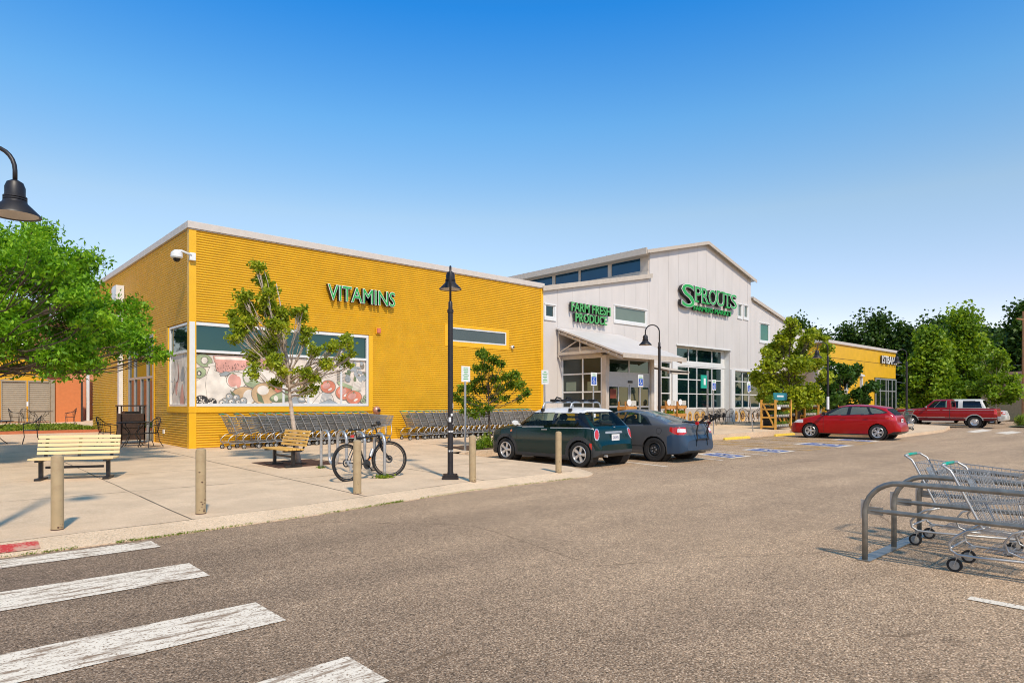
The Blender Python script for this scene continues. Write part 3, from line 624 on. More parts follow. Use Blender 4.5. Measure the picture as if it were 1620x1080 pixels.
# high window
hw=MB(); hx0,hx1,hz0,hz1=15.02,18.02,3.90,4.44
for b in ((hx0,Y0-.04,hz0,hx1,Y0+.02,hz0+.05),(hx0,Y0-.04,hz1-.05,hx1,Y0+.02,hz1),(hx0,Y0-.04,hz0+.05,hx0+.05,Y0+.02,hz1-.05),(hx1-.05,Y0-.04,hz0+.05,hx1,Y0+.02,hz1-.05)): hw.box(*b)
fr2=hw.build('window_frame',M['wframe'],yb); g=MB(); g.box(hx0+.05,Y0-.01,hz0+.05,hx1-.05,Y0+.01,hz1-.05); g.build('pane',M['glass_grey'],fr2)
t=MB()
for b in ((14.88,Y0-.035,3.72,18.18,Y0-.0,3.895),(14.88,Y0-.035,3.895,15.015,Y0,4.45),(18.025,Y0-.035,3.895,18.18,Y0,4.45),(14.88,Y0-.035,4.45,18.18,Y0,4.54)): t.box(*b)
t.build('window_trim',M['yellow_trim'],yb)
# glazed side door
d=MB(); y0,y1=23.85,27.3
for y in (y0,y1-.09): d.box(X0-.05,y,.2,X0+.06,y+.09,3.80)
d.box(X0-.05,y0+.09,3.70,X0+.06,y1-.09,3.80); d.box(X0-.04,y0+.09,2.35,X0+.05,y1-.09,2.43)
for y in (24.65,25.5,26.4): d.box(X0-.045,y-.05,.2,X0+.05,y+.05,2.35); 
for y in (24.65,26.4): d.box(X0-.045,y-.05,2.43,X0+.05,y+.05,3.70)
df=d.build('door_frame',M['gframe'],yb); g=MB(); g.box(X0+.0,y0+.05,.2,X0+.02,y1-.05,3.75); g.build('pane',M['glass_dark'],df)
h=MB(); 
for y in (25.38,25.62): h.tube([(X0-.05,y,1.0),(X0-.12,y,1.0),(X0-.12,y,1.4),(X0-.05,y,1.4)],.015,6)
h.build('handle',M['chrome'],df); t=MB(); t.box(X0-.04,27.3,.2,X0,27.42,3.9); t.box(X0-.04,23.73,3.8,X0,27.42,3.93); t.box(X0-.04,23.73,.2,X0,23.85,3.8); t.build('door_trim',M['yellow_trim'],yb)
t=MB(); t.box(X0-.16,28.2,.2,X0-.03,28.45,5.3); t.box(X0-.3,28.0,5.3,X0-.03,28.75,5.95); t.build('downspout',M['wframe'],yb)
t=MB(); t.box(X0-.06,22.55,.55,X0-.02,22.68,.68); t.build('tap',M['white'],yb)
# sign VITAMINS
s=empty('wall_sign',(9.98,Y0-.14,4.93),0,'green VITAMINS lettering on the yellow corrugated wall','sign')
sign_letters(s,[('VITAMINS',0,2.56,0,.50)],FRONT)
# ---------------- white hall ----------------
wh=empty('white_market_hall',(0,0,0),0,'tall white metal-clad market hall with raised gable roof and entrance canopy','building')
def ztop(x):
    if x<28.1: return 6.55+(x-20.2)*(8.13-6.55)/7.9
    if x<33.48: return 9.42+(x-28.1)*(10.72-9.42)/5.38
    if x<38.86: return 10.72-(x-33.48)*(10.72-9.30)/5.38
    return 8.15-(x-38.86)*(8.15-6.35)/8.3
OPEN=[(20.36,20.92,5.31,5.85),(25.2,27.75,5.58,6.30),(37.22,37.66,6.85,7.60),(37.98,38.42,6.85,7.60),(40.05,41.25,5.55,6.68),
 (29.15,30.1,1.15,3.75),(30.6,36.26,.3,4.68),(36.75,46.6,.3,3.55)]
def panels():
    mb=MB(); xs=[20.2]; x=20.2
    seams=[20.2+ .96*i for i in range(29)]+[28.1,38.86,47.16]
    edges=sorted(set([round(v,3) for v in seams if v<=47.17]+[v for o in OPEN for v in o[:2]]+[33.48]))
    ss=set(round(v,3) for v in seams)
    for a,b in zip(edges[:-1],edges[1:]):
        if b-a<.02: continue
        ga=.006 if a in ss else 0; gb=.006 if b in ss else 0; m=(a+b)/2
        iv=sorted([(o[2],o[3]) for o in OPEN if o[0]<m<o[1]]); z=.0; segs=[]
        for z0,z1 in iv:
            if z0>z: segs.append((z,z0,None))
            z=z1
        segs.append((z,None,1))
        for z0,z1,t in segs:
            if z0==0 and z1 is not None and z1<.35: continue
            za=ztop(a+1e-4) if t else z1; zb=ztop(b-1e-4) if t else z1
            mb.poly([(a+ga,F,z0),(b-gb,F,z0),(b-gb,F,zb),(a+ga,F,za)],(0,.05,0))
    mb.build('wall_panels',M['whitewall'],wh)
    bk=MB()
    for z0,z1,x0,x1 in ((0,5.3,20.2,29.1),(6.4,6.5,20.2,28.1),(7.7,9.3,28.1,38.86),(4.72,6.8,28.1,47),(3.6,5.5,36.3,47.1)): bk.box(x0,F+.055,z0,x1,F+.075,z1)
    bk.build('seam_backing',M['seam'],wh)
    c=MB(); 
    prof=[(20.22,-.1),(47.12,-.1)]+[(47.12,6.30),(38.8,8.0),(38.8,9.25),(33.48,10.66),(28.15,9.37),(28.15,8.05),(20.22,6.5)]
    c.poly([(x,F+.52,z) for x,z in prof],(0,11.0,0)); c.build('core_wall',M['whitewall'],wh)
    j=MB()  # jambs between wall skin and recessed glazing
    for o in OPEN[-2:]+OPEN[5:6]:
        j.box(o[0]-.1,F+.05,.1,o[0],F+.52,o[3]); j.box(o[1],F+.05,.1,o[1]+.1,F+.52,o[3]); j.box(o[0]-.1,F+.05,o[3],o[1]+.1,F+.52,o[3]+.1)
    j.build('reveals',M['wframe'],wh)
panels()
def roofs():
    r=MB(); th=.09
    def slab(pa,pb,y0,y1):
        (xa,za),(xb,zb)=pa,pb
        r.add([(xa,y0,za),(xb,y0,zb),(xb,y1,zb),(xa,y1,za),(xa,y0,za+th),(xb,y0,zb+th),(xb,y1,zb+th),(xa,y1,za+th)],[(0,3,2,1),(4,5,6,7),(0,1,5,4),(1,2,6,5),(2,3,7,6),(3,0,4,7)])
    slab((27.6,9.30),(33.48,10.72),F-.22,31.4); slab((33.485,10.72),(39.2,9.22),F-.22,31.4)
    slab((20.1,6.53),(28.12,8.13),F-.12,31.2); slab((38.88,8.15),(47.5,6.28),F-.14,31.2)
    r.build('roof',M['roof'],wh)
    f=MB()
    f.box(27.50,F-.22,9.16,27.595,31.4,9.48)      # eave fascia/gutter
    f.poly([(20.1,F-.125,6.40),(28.16,F-.125,8.02),(28.16,F-.125,8.24),(20.1,F-.125,6.62)],(0,-.03,0))
    f.poly([(27.6,F-.225,9.20),(33.48,F-.225,10.62),(33.48,F-.225,10.80),(27.6,F-.225,9.38)],(0,-.03,0))
    f.poly([(33.48,F-.225,10.62),(39.2,F-.225,9.12),(39.2,F-.225,9.30),(33.48,F-.225,10.80)],(0,-.03,0))
    f.poly([(38.9,F-.145,8.03),(47.5,F-.145,6.16),(47.5,F-.145,6.36),(38.9,F-.145,8.23)],(0,-.03,0))
    f.box(27.98,F+.05,8.20,28.15,31.1,8.38); f.box(27.6,F-.0,9.20,28.14,31.1,9.28)
    f.build('roof_trim',M['beige'],wh)
    for i in range(24): g=MB(); g.box(27.60,F+.1+i*.47,9.465,27.64,F+.14+i*.47,9.52); g.build('snow_guard',M['black'],wh)
    w=MB(); ys=[(20.62,22.55),(22.8,24.8),(24.95,26.8),(27.05,29.0),(29.15,30.9)]
    w.box(28.06,F+.05,9.20-.07,28.14,31,9.26); w.box(28.06,F+.05,8.38,28.14,31,8.46)
    e=[F+.05]+[v for p in ys for v in p]+[31.0]
    for i in range(0,len(e),2): w.box(28.05,e[i],8.46,28.14,e[i+1],9.13)
    fr=w.build('clerestory_frame',M['beige'],wh)
    for a,b in ys: g=MB(); g.box(28.09,a,8.46,28.11,b,9.13); g.build('pane',M['glass_blue'],fr)
roofs()
def window(x0,x1,z0,z1,vs,hs,y,m='glass',fm='wframe',w=.07,parent=None,name='window'):
    fr=MB(); fr.box(x0,y-.04,z0,x0+w,y+.03,z1); fr.box(x1-w,y-.04,z0,x1,y+.03,z1); fr.box(x0+w,y-.04,z0,x1-w,y+.03,z0+w); fr.box(x0+w,y-.04,z1-w,x1-w,y+.03,z1)
    for v in vs: fr.box(v-w*.4,y-.035,z0+w,v+w*.4,y+.03,z1-w)
    X=[x0+w]+list(vs)+[x1-w]
    for h in hs:
        for a,b in zip(X[:-1],X[1:]):
            a2=a+(w*.4 if a in vs else 0); b2=b-(w*.4 if b in vs else 0); fr.box(a2,y-.03,h-w*.4,b2,y+.03,h+w*.4)
    o=fr.build(name+'_frame',M[fm],parent or wh); g=MB(); g.box(x0+w*.5,y+.0,z0+w*.5,x1-w*.5,y+.012,z1-w*.5); g.build('pane',M[m],o); return o
def trim(o,w=.09):
    t=MB(); x0,x1,z0,z1=o; t.box(x0-w,F-.05,z0-w*1.6,x1+w,F-.003,z0-.0); t.box(x0-w,F-.04,z0,x0,F-.003,z1); t.box(x1,F-.04,z0,x1+w,F-.003,z1); t.box(x0-w,F-.07,z1,x1+w,F-.003,z1+.05); t.build('window_trim',M['beige' if False else 'wframe'],wh)
for o,m in zip(OPEN[:5],('glass_dark','glass_sage','glass_sage','glass_sage','glass_green')):
    window(*o,[],[],F+.03,m,w=.05); trim(o)
window(29.15,30.1,.3,3.75,[],[1.2,2.05,2.9],F+.1,'glass_dark')
GY=F+.40
window(30.62,35.95,1.2,3.62,[32.34,33.21,34.85],[2.05,2.86],GY); window(30.62,35.95,3.84,4.66,[32.34,33.21,34.85],[],GY)
t=MB(); t.box(30.6,GY-.06,3.62,36.26,GY+.02,3.84); t.box(35.95,GY-.03,.3,36.26,GY+.02,4.68); t.build('spandrel',M['wframe'],wh)
window(36.80,46.5,1.2,3.52,[37.96,38.76,40.2,41.6,42.4,43.6,45.0],[2.05,2.86],F+.12)
t=MB(); t.box(36.28,F-.10,.25,36.72,F-.001,3.56); t.box(28.3,F-.10,.2,28.55,F-.001,3.6); t.box(30.12,F-.06,.25,30.58,F-.001,3.9); t.box(36.72,F-.05,3.50,47.1,F-.001,3.62); t.box(30.5,F-.06,4.68,36.35,F-.001,4.75); t.build('piers',M['wframe'],wh)
# picture plinth below the windows
def plinth(x0,x1,y):
    b=MB(); b.box(x0,y,.2,x1,y+.1,1.2); o=b.build('plinth_panel',M['concrete_wall'],wh); rr=random.Random(int(x0)); x=x0+.1; lay=0
    while x<x1-.7:
        w=rr.uniform(.45,.7); k=rr.randint(0,2); p=MB()
        for q,(rx,ry,c) in enumerate(((w/2,.34,0),(w*.27,.2,1),(w*.15,.11,2))):
            if k==2 and q==0: continue
            lay+=1; p.cm=c; p.poly([(x+w/2+rx*math.cos(a*pi/9),y-.004-.002*q,.72+ry*math.sin(a*pi/9)) for a in range(18)])
        x+=w+rr.uniform(.02,.2); p.build('plinth_picture',PLM,o)
PLM=[mat('print_ochre',(.62,.36,.10),.6,var=.35,nscale=4),mat('print_brown',(.12,.06,.03),.6),mat('print_tan',(.45,.28,.14),.6,var=.3)]
plinth(30.6,36.26,GY-.05); plinth(36.75,46.5,F+.05)
# entrance vestibule
ve=MB(); vx0,vx1,vy=21.4,24.75,17.5
for (b) in ((vx0,vy,.15,vx0+.22,vy+.22,3.55),(vx1-.1,vy,.15,vx1+.12,vy+.2,3.55),(vx0,vy+.22,3.45,vx0+.1,F-.001,3.6),(vx0+.22,vy,3.44,vx1-.1,vy+.12,3.62)): ve.box(*b)
ve.build('vestibule_posts',M['beige'],wh)
fr=MB()
for y in (vy+.22,18.78,F-.08): fr.box(vx0+.02,y,.2,vx0+.09,y+.07,3.45)
for z in (.2,1.2,1.97,2.76): 
    fr.box(vx0+.025,vy+.29,z,vx0+.085,18.78,z+.06); fr.box(vx0+.025,18.85,z,vx0+.085,F-.08,z+.06)
o=fr.build('vestibule_glazing',M['wframe'],wh); g=MB(); g.box(vx0+.045,vy+.25,.25,vx0+.06,F-.03,3.45); g.build('pane',M['glass_in'],o)
for yy in (17.95,19.2):
    p=MB(); p.poly([(vx0+.040,yy,2.05),(vx0+.040,yy+.6,2.05),(vx0+.040,yy+.6,2.45),(vx0+.040,yy,2.45)],(-.004,0,0)); p.build('window_notice',M['glass_sage'],o)
for yy,w,m in ((17.9,.75,'yellow_trim'),(19.0,.8,'yellow_trim')):
    for zz in (.75,.95,1.1): p=MB(); p.box(vx0+.028,yy,zz,vx0+.042,yy+w,zz+.10); p.build('display_board',M[m],o)
d=MB(); dy=vy+.10
d.box(21.64,dy-.03,2.32,vx1-.1,dy+.05,2.86); d.box(21.64,dy-.02,3.38,vx1-.1,dy+.04,3.44)
for x in (21.64,23.05,24.55): d.box(x,dy-.02,2.86,x+.10,dy+.04,3.38)
for x in (21.64,22.32,23.05,23.15,23.82,24.55): d.box(x,dy-.02,.2,x+.07,dy+.04,2.32)
for a,b in ((21.71,22.32),(22.39,23.05),(23.22,23.82),(23.89,24.55)): d.box(a,dy-.015,1.32,b,dy+.03,1.40); d.box(a,dy-.015,.2,b,dy+.03,.42); d.box(a,dy-.015,2.22,b,dy+.03,2.32)
o=d.build('entrance_door_frame',M['gframe'],wh); g=MB(); g.box(21.66,dy+.0,.22,vx1-.08,dy+.015,3.42); g.build('pane',M['glass_dark'],o)
p=MB(); p.box(23.0,dy-.06,2.4,23.3,dy-.031,2.5); p.build('door_sensor',M['black'],o)
p=MB(); p.box(21.78,dy-.024,1.72,22.2,dy-.018,2.12); p.build('door_poster',M['brickor'],o)
# canopy
c=MB(); cx0,cx1=21.0,25.6; cy=16.3
def slope(y): return 3.46+(y-cy)*(4.83-3.46)/(F-cy)
c.add([(cx0,cy,3.46),(cx1,cy,3.46),(cx1,F-.06,slope(F-.06)),(cx0,F-.06,slope(F-.06)),(cx0,cy,3.53),(cx1,cy,3.53),(cx1,F-.06,slope(F-.06)+.07),(cx0,F-.06,slope(F-.06)+.07)],[(0,3,2,1),(4,5,6,7),(0,1,5,4),(1,2,6,5),(2,3,7,6),(3,0,4,7)])
cn=c.build('canopy_roof',M['whitewall'],wh)
b=MB()
for x in (cx0+.12,cx1-.2):
    b.bar((x,cy+.1,3.36),(x,F-.08,slope(F)-.14),.07,.12); b.bar((x,F-.1,3.70),(x,17.3,3.70),.06,.12)
    b.bar((x,F-.1,3.55),(x,F-.1,4.6),.07,.07); b.bar((x,F-.12,3.75),(x,18.9,4.2),.04,.04); b.bar((x,18.7,3.75),(x,18.7,4.15),.05,.05); b.bar((x,18.5,3.75),(x,17.7,3.75),.04)
b.box(cx0,cy-.03,3.36,cx1,cy-.002,3.55); 
for i in range(9): b.box(cx0+.02,cy+.3+i*.4,slope(cy+.3+i*.4)-.12,cx1-.02,cy+.36+i*.4,slope(cy+.3+i*.4)-.02)
b.build('canopy_truss',M['beige'],wh)
b=MB(); b.box(vx0+.15,vy+.25,3.62,vx1+.1,F-.001,3.95); b.box(vx0+.02,vy+.3,3.6,vx0+.15,F-.001,3.98); b.build('canopy_infill',M['beige'],wh)
b=MB(); b.add([(25.7,17.2,2.95),(27.3,17.2,2.95),(27.3,F-.05,3.5),(25.7,F-.05,3.5),(25.7,17.2,3.03),(27.3,17.2,3.03),(27.3,F-.05,3.58),(25.7,F-.05,3.58)],[(0,3,2,1),(4,5,6,7),(0,1,5,4),(1,2,6,5),(2,3,7,6),(3,0,4,7)]); b.bar((27.2,17.25,2.95),(25.6,17.25,2.95),.1,.14); b.build('side_canopy',M['beige'],wh)
# far canopy on the right end
b=MB(); b.add([(43.5,17.0,3.4),(49.5,17.0,3.4),(49.5,F-.05,4.7),(43.5,F-.05,4.7),(43.5,17.0,3.5),(49.5,17.0,3.5),(49.5,F-.05,4.8),(43.5,F-.05,4.8)],[(0,3,2,1),(4,5,6,7),(0,1,5,4),(1,2,6,5),(2,3,7,6),(3,0,4,7)])
for x in (43.7,46.5,49.3): b.box(x-.08,17.1,.2,x+.08,17.26,3.4)
b.build('end_canopy',M['whitewall'],wh)
b=MB(); b.box(47.12,F+.3,-.1,50.4,28,4.0); b.build('link_wall',M['whitewall'],wh)
s=empty('wall_sign',(0,F-.14,0),0,'green FARM FRESH PRODUCE lettering on the white wall above the entrance canopy','sign')
sign_letters(s,[('FARM FRESH',21.85,24.62,5.70,6.10),('PRODUCE',22.12,24.36,5.24,5.62)],FRONT,face='green2',rim='green2',r=.012)
s=SPR=empty('wall_sign',(0,F-.16,0),0,'large green serif shop sign high on the white gable','sign')
IT=[('S',30.66,31.92,6.80,8.06)]; xx=31.98
for ch,w in zip('PROUTS',(.66,.74,.84,.84,.70,.72)): IT.append((ch,xx,xx+w,7.18,8.04)); xx+=w+.022
sign_letters(s,IT,FRONT,r=.020,depth=.20)
s=empty('wall_sign',(0,F-.13,0),0,'small line of green capitals beneath the large sign on the white gable','sign')
sign_letters(s,[('FARMERS MARKET',31.95,36.1,6.72,6.98)],FRONT,rim='green',r=.008,depth=.12)
s=SPR
for (x,z,w) in ((31.98,7.18,.34),(32.66,7.18,.34),(33.16,7.18,.30),(34.31,8.0,.30),(34.85,8.0,.28),(35.38,7.18,.36)): sf=MB(); sf.box(x,-.145,z-.02,x+w,-.02,z+.06); sf.build('serif',M['green'],SPR)
for (x,z,w,h) in ((30.62,6.80,.20,.34),(31.78,7.72,.16,.26),(36.4-.9,7.78,.08,.2)): sf.box(x,-.145,z,x+w*.6,-.02,z+h)
# ---------------- bank ----------------
bk=empty('bank_building',(0,0,0),0,'yellow bank building with thin white roof edge beyond the white hall','building')
b=MB(); b.box(50.4,F+.02,-.1,66,34,6.1); b.build('wall',M['yellow'],bk)
b=MB(); b.box(50.3,F-.1,6.1,66.1,34,6.32); b.build('roof_fascia',M['fascia'],bk)
b=MB(); b.box(50.4,F+.012,4.98,66,F+.019,5.01); b.box(58.2,F+.012,.3,58.23,F+.019,4.9); b.build('wall_seams',M['brown'],bk)
b=MB(); b.box(60.6,F-.02,.3,66.02,F+.015,3.75); fr=b.build('window_recess',M['glass_dark'],bk)
window(60.7,65.95,.4,3.7,[61.9,63.3,63.9,64.9],[2.6],F-.03,'glass_dark','gframe',w=.12,parent=bk)
s=empty('wall_sign',(0,F-.1,0),0,'white block lettering on the yellow bank wall','sign')
sign_letters(s,[('1STBANK',61.9,65.7,5.0,5.68)],FRONT,face='white',rim='white',r=.010,depth=.12)
# ---------------- terracotta building, gate ----------------
te=empty('terracotta_building',(0,0,0),0,'salmon and yellow stucco building behind the courtyard','building')
b=MB(); b.box(6.0,47,0,14,60,6.4); b.build('wall',M['salmon'],te)
b=MB(); b.box(-14,47.5,0,5.98,60,4.6); b.build('yellow_wall',M['ystucco'],te)
b=MB(); b.box(5.6,46.4,2.9,6.35,46.98,6.0); b.build('pilaster',M['brickor'],te)
b=MB(); b.box(5.9,46.9,6.4,14.1,60,6.6); b.build('roof_edge',M['fascia'],te)
b=MB(); b.box(7.62,46.93,.4,8.02,46.99,2.9); dr=b.build('door',mat('brown_door',(.30,.10,.03),.6),te)
b=MB(); b.box(7.95,46.88,1.4,8.0,46.93,1.5); b.build('handle',M['chrome'],dr)
b=MB(); b.tube([(7.55,45.9,.4),(7.55,45.9,3.9)],.09,10); b.build('downpipe',M['wframe'],te)
ow=empty('courtyard_wall',(0,0,0),0,'orange stucco wall to the right of the corrugated gate','wall')
b=MB(); b.box(5.85,45,.3,7.05,45.6,2.88); b.build('wall',M['orange'],ow); b=MB(); b.box(7.05,45.02,.3,7.16,45.6,2.8); b.build('edge',M['brown'],ow)
gt=empty('courtyard_gate',(0,0,0),0,'tan corrugated double gate under a small gabled frame','gate')
for a,b_ in ((3.42,4.45),(4.62,5.55)):
    b=MB(); corrug(b,'x',a,b_,.5,2.70,45.1,-1,pitch=.11,amp=.015); lf=b.build('gate_leaf',M['gate'],gt,smooth=True)
    t=MB(); t.box(a-.05,45.02,.45,a,45.12,2.78); t.box(b_,45.02,.45,b_+.05,45.12,2.78); t.box(a,45.02,2.70,b_,45.12,2.78); t.build('leaf_frame',M['gate'],lf)
b=MB(); b.bar((3.3,45.2,2.75),(4.6,45.2,3.15),.05); b.bar((4.6,45.2,3.15),(5.75,45.2,2.8),.05); b.box(5.62,45.0,.4,5.80,45.2,2.85); b.box(3.15,45,.4,3.3,45.2,2.85); b.build('gate_posts',M['gate'],gt)
b=MB(); b.box(4.50,44.98,1.35,4.58,45.02,1.6); b.build('latch',M['white'],gt)
b2=empty('courtyard_wall',(0,0,0),0,'dark terracotta wall at the far left edge behind the table','wall'); b=MB(); b.box(-14,45,.2,3.1,45.5,2.9); b.build('wall',M['orange'],b2)
# courtyard planting bed
hb=empty('planting_bed',(0,0,0),0,'low courtyard bed with terracotta edging and yellow-green groundcover','planter')
b=MB(); x0,x1,y0,y1=2.2,5.7,31.8,38.6
b.box(x0,y0,.2,x1,y0+.12,.42); b.box(x0,y1,.2,x1,y1+.12,.5); b.box(x0,y0+.12,.2,x0+.12,y1,.46); b.build('edging',M['terracotta'],hb)
b=MB(); b.box(x0+.12,y0+.12,.2,x1,y1,.38); b.build('soil',M['soil'],hb)
rng=np.random.default_rng(2); C=np.stack([rng.uniform(x0+.2,x1-.1,420),rng.uniform(y0+.2,y1-.1,420),np.full(420,.44)],1)
foliage('groundcover',C,[.2]*420,9000,.09,M['lf_ground'],hb,seed=9,flat=.45,droop=-.3)
# ---------------- small wall fittings ----------------
def dome_cam():
    t=empty('security_camera',(X0-.05,Y0-.06,5.72),0,'white dome security camera bracketed to the yellow building corner','security camera')
    b=MB(); b.box(.0,-.1,-.12,.16,.0,.10); b.build('bracket',M['white'],t,bevel=.01)
    b=MB(); b.tube([(.05,-.08,.02),(-.22,-.10,.10),(-.34,-.12,.08)],.035,8); b.build('arm',M['white'],t,smooth=True)
    T=Matrix.Translation((-.36,-.14,-.04)); b=MB(); b.lathe([(.0,.15),(.06,.14),(.15,.06),(.16,-.06),(.13,-.10),(0,-.1)],16,T); b.build('housing',M['white'],t,smooth='auto')
    b=MB(); b.lathe([(.10,-.10),(.09,-.15),(.05,-.19),(0,-.20)],14,T); b.build('dome',M['black'],t,smooth=True)
dome_cam()
t=empty('security_camera',(18.34,Y0-.03,3.85),0,'small white bullet camera beside the high horizontal window','security camera'); b=MB(); b.lathe([(0,0),(.07,0),(.07,.1),(.05,.12),(0,.12)],12,Matrix.Rotation(R(90),4,'X')); b.build('housing',M['white'],t,smooth='auto'); b=MB(); b.lathe([(.04,.12),(.04,.14),(0,.14)],10,Matrix.Rotation(R(90),4,'X')); b.build('lens',M['black'],t)
t=empty('alarm_box',(11.95,Y0-.04,4.05),0,'small orange-red alarm sounder above the right end of the mural window','alarm'); b=MB(); b.box(-.07,-.09,-.08,.07,0,.09); b.build('casing',mat('alarm_red',(.62,.17,.09),.4),t,bevel=.012)
b=MB(); b.box(-.09,-.03,-.11,.1,.01,.11); b.build('backplate',M['yellow_trim'],t)
t=empty('standpipe_bell',(11.90,Y0-.05,1.26),0,'round metal fire bell on the wall right of the mural window','fire bell'); b=MB(); b.lathe([(0,.10),(.06,.10),(.13,.05),(.15,0),(.15,-.02)],18,Matrix.Rotation(R(90),4,'X')); b.build('gong',mat('bell_pink',(.55,.28,.2),.35,metal=.4),t,smooth='auto'); b=MB(); b.lathe([(.05,.12),(.05,.16),(0,.16)],12,Matrix.Rotation(R(90),4,'X')); b.build('nozzle',M['black'],t)
b=MB(); b.tube([(0,.0,-.1),(0,-.03,-.35)],.03,8); b.build('pipe',M['terracotta'],t)
# ---------------- street lamps ----------------
def lamp(x,y,ang,label,scale=1.0,stickers=False,white_base=False,hu=0):
    """ang: world direction of the arm"""
    t=empty('street_lamp',(x,y,G(x,y)),ang,label,'street lamp','black shepherd-crook street lamps',scale)
    b=MB(); b.box(-.15,-.15,0,.15,.15,.045); b.box(-.11,-.11,.045,.11,.11,.09)
    for a in (-.11,.11):
        for c in (-.11,.11): b.lathe([(.018,.045),(.018,.085),(0,.085)],6,Matrix.Translation((a*1.05,c*1.05,0)))
    b.build('base_plate',M['lampblack'],t)
    b=MB(); b.lathe([(.060,.09),(.052,.14),(.050,1.2),(.046,3.06),(.058,3.07),(.058,3.12),(.040,3.14),(.038,3.26),(.026,3.28)],16); b.build('post',M['lampblack'],t,smooth='auto')
    b=MB(); r=.235; P=[(0,0,3.26),(0,0,3.62)]+[(r-r*math.cos(a),0,3.62+r*math.sin(a)) for a in np.linspace(.15,pi,14)]+[(2*r,0,3.52)]
    if hu: P=[(0,0,3.26),(0,0,3.80),(.03,0,3.88),(.10,0,3.94),(.22,0,3.96),(.34,0,3.96),(2*r,0,3.93)]
    b.tube(P,.021,10); b.build('arm',M['lampblack'],t,smooth=True)
    T=Matrix.Translation((2*r,0,3.095+hu))@Matrix.Diagonal((.9,.9,.83,1)); b=MB()
    b.lathe([(.0,.53),(.03,.52),(.075,.49),(.095,.43),(.095,.33),(.11,.325),(.11,.31),(.098,.305),(.11,.30),(.11,.285),(.098,.28),(.11,.275),(.112,.255),(.235,.12),(.24,.10),(.225,.105),(.10,.24)],24,T)
    s=b.build('lamp_shade',M['lampblack'],t,smooth='auto'); b=MB(); b.lathe([(.215,.112),(.12,.16),(0,.17)],20,T); b.build('diffuser',M['beige'],s,smooth=True)
    if stickers:
        rr=random.Random(4)
        for z,h,a0,a1 in ((.06,.03,-2,.9),(1.30,.10,-1.0,.5),(1.16,.05,-1.8,-1.0),(1.05,.09,-2.6,-1.7),(1.0,.04,-1.0,.2),(.86,.035,-3,.9),(.50,.035,-3,.9),(1.21,.05,-.9,-.3)):
            a=np.linspace(a0-1.2,a1-1.2,7); b=MB(); q=.0525
            for i in range(6): b.poly([(q*math.cos(a[i]),q*math.sin(a[i]),z),(q*math.cos(a[i+1]),q*math.sin(a[i+1]),z+.004),(q*math.cos(a[i+1]),q*math.sin(a[i+1]),z+h),(q*math.cos(a[i]),q*math.sin(a[i]),z+h-.004)])
            b.build('sticker',M['white'],t)
    if white_base:
        b=MB(); b.lathe([(.056,.95),(.054,1.5)],14); b.build('paper_wrap',M['white'],t,smooth=True)
    return t
lamp(7.27,9.62,R(53),'black street lamp with peeling white stickers on its post, between two tan bollards',stickers=True,hu=.40)
lamp(.37,8.60,R(-42),'black street lamp head reaching in at the left edge above the bench',1.04)
lamp(19.85,13.75,R(137),'black street lamp rising behind the grey coupe, in front of the canopy',1.08)
lamp(31.9,12.6,R(137),'black street lamp with a white wrap behind the red hatchback',1.09,white_base=True)
lamp(38.2,11.1,R(137),'black street lamp beside the nose of the red pickup truck',1.08)
# ---------------- bollards ----------------
def bollard(x,y,label,lean=0):
    t=empty('bollard',(x,y,G(x,y)-.02),0,label,'bollard','tan steel bollards along the kerb'); t.rotation_euler=(0,lean,0)
    b=MB(); b.lathe([(.062,0),(.062,.81),(.057,.835),(.035,.85),(0,.855)],24); b.build('post',M['bollard'],t,smooth='auto')
    b=MB(); b.lathe([(.0635,.02),(.0635,.03)],24); b.build('rust_band',M['grate'],t,smooth=True)
    rr=random.Random(int(x*100)); b=MB(); N=(26 if 'scuffed' in label else 11)
    for i in range(N):
        z=rr.choice([rr.uniform(.03,.22),rr.uniform(.03,.45),rr.uniform(.05,.72) if N>20 else .05]); a=rr.uniform(-2.6,.4); w=rr.uniform(.05,.5 if N>20 else .3); h=rr.uniform(.004,.020); q=.0626; k=[a+w*j/4 for j in range(5)]
        for j in range(4): e0=h*(1 if j else .3); e1=h*(1 if j<3 else .3); b.poly([(q*math.cos(k[j]),q*math.sin(k[j]),z-e0/2),(q*math.cos(k[j+1]),q*math.sin(k[j+1]),z-e1/2),(q*math.cos(k[j+1]),q*math.sin(k[j+1]),z+e1/2),(q*math.cos(k[j]),q*math.sin(k[j]),z+e0/2)])
    if len(b.f): o=b.build('paint_scuffs',M['grate'],t); o['kind']='stuff'
bollard(1.15,8.74,'tan steel bollard in front of the pale slatted bench, leftmost of all'); bollard(2.66,8.76,'scuffed tan bollard standing alone between the bench and the bicycle'); bollard(5.03,9.04,'tan bollard in front of the parked bicycle')
bollard(7.33,9.04,'tan bollard just right of the stickered street lamp',-.01); bollard(9.58,9.06,'tan bollard in front of the dark green car door')
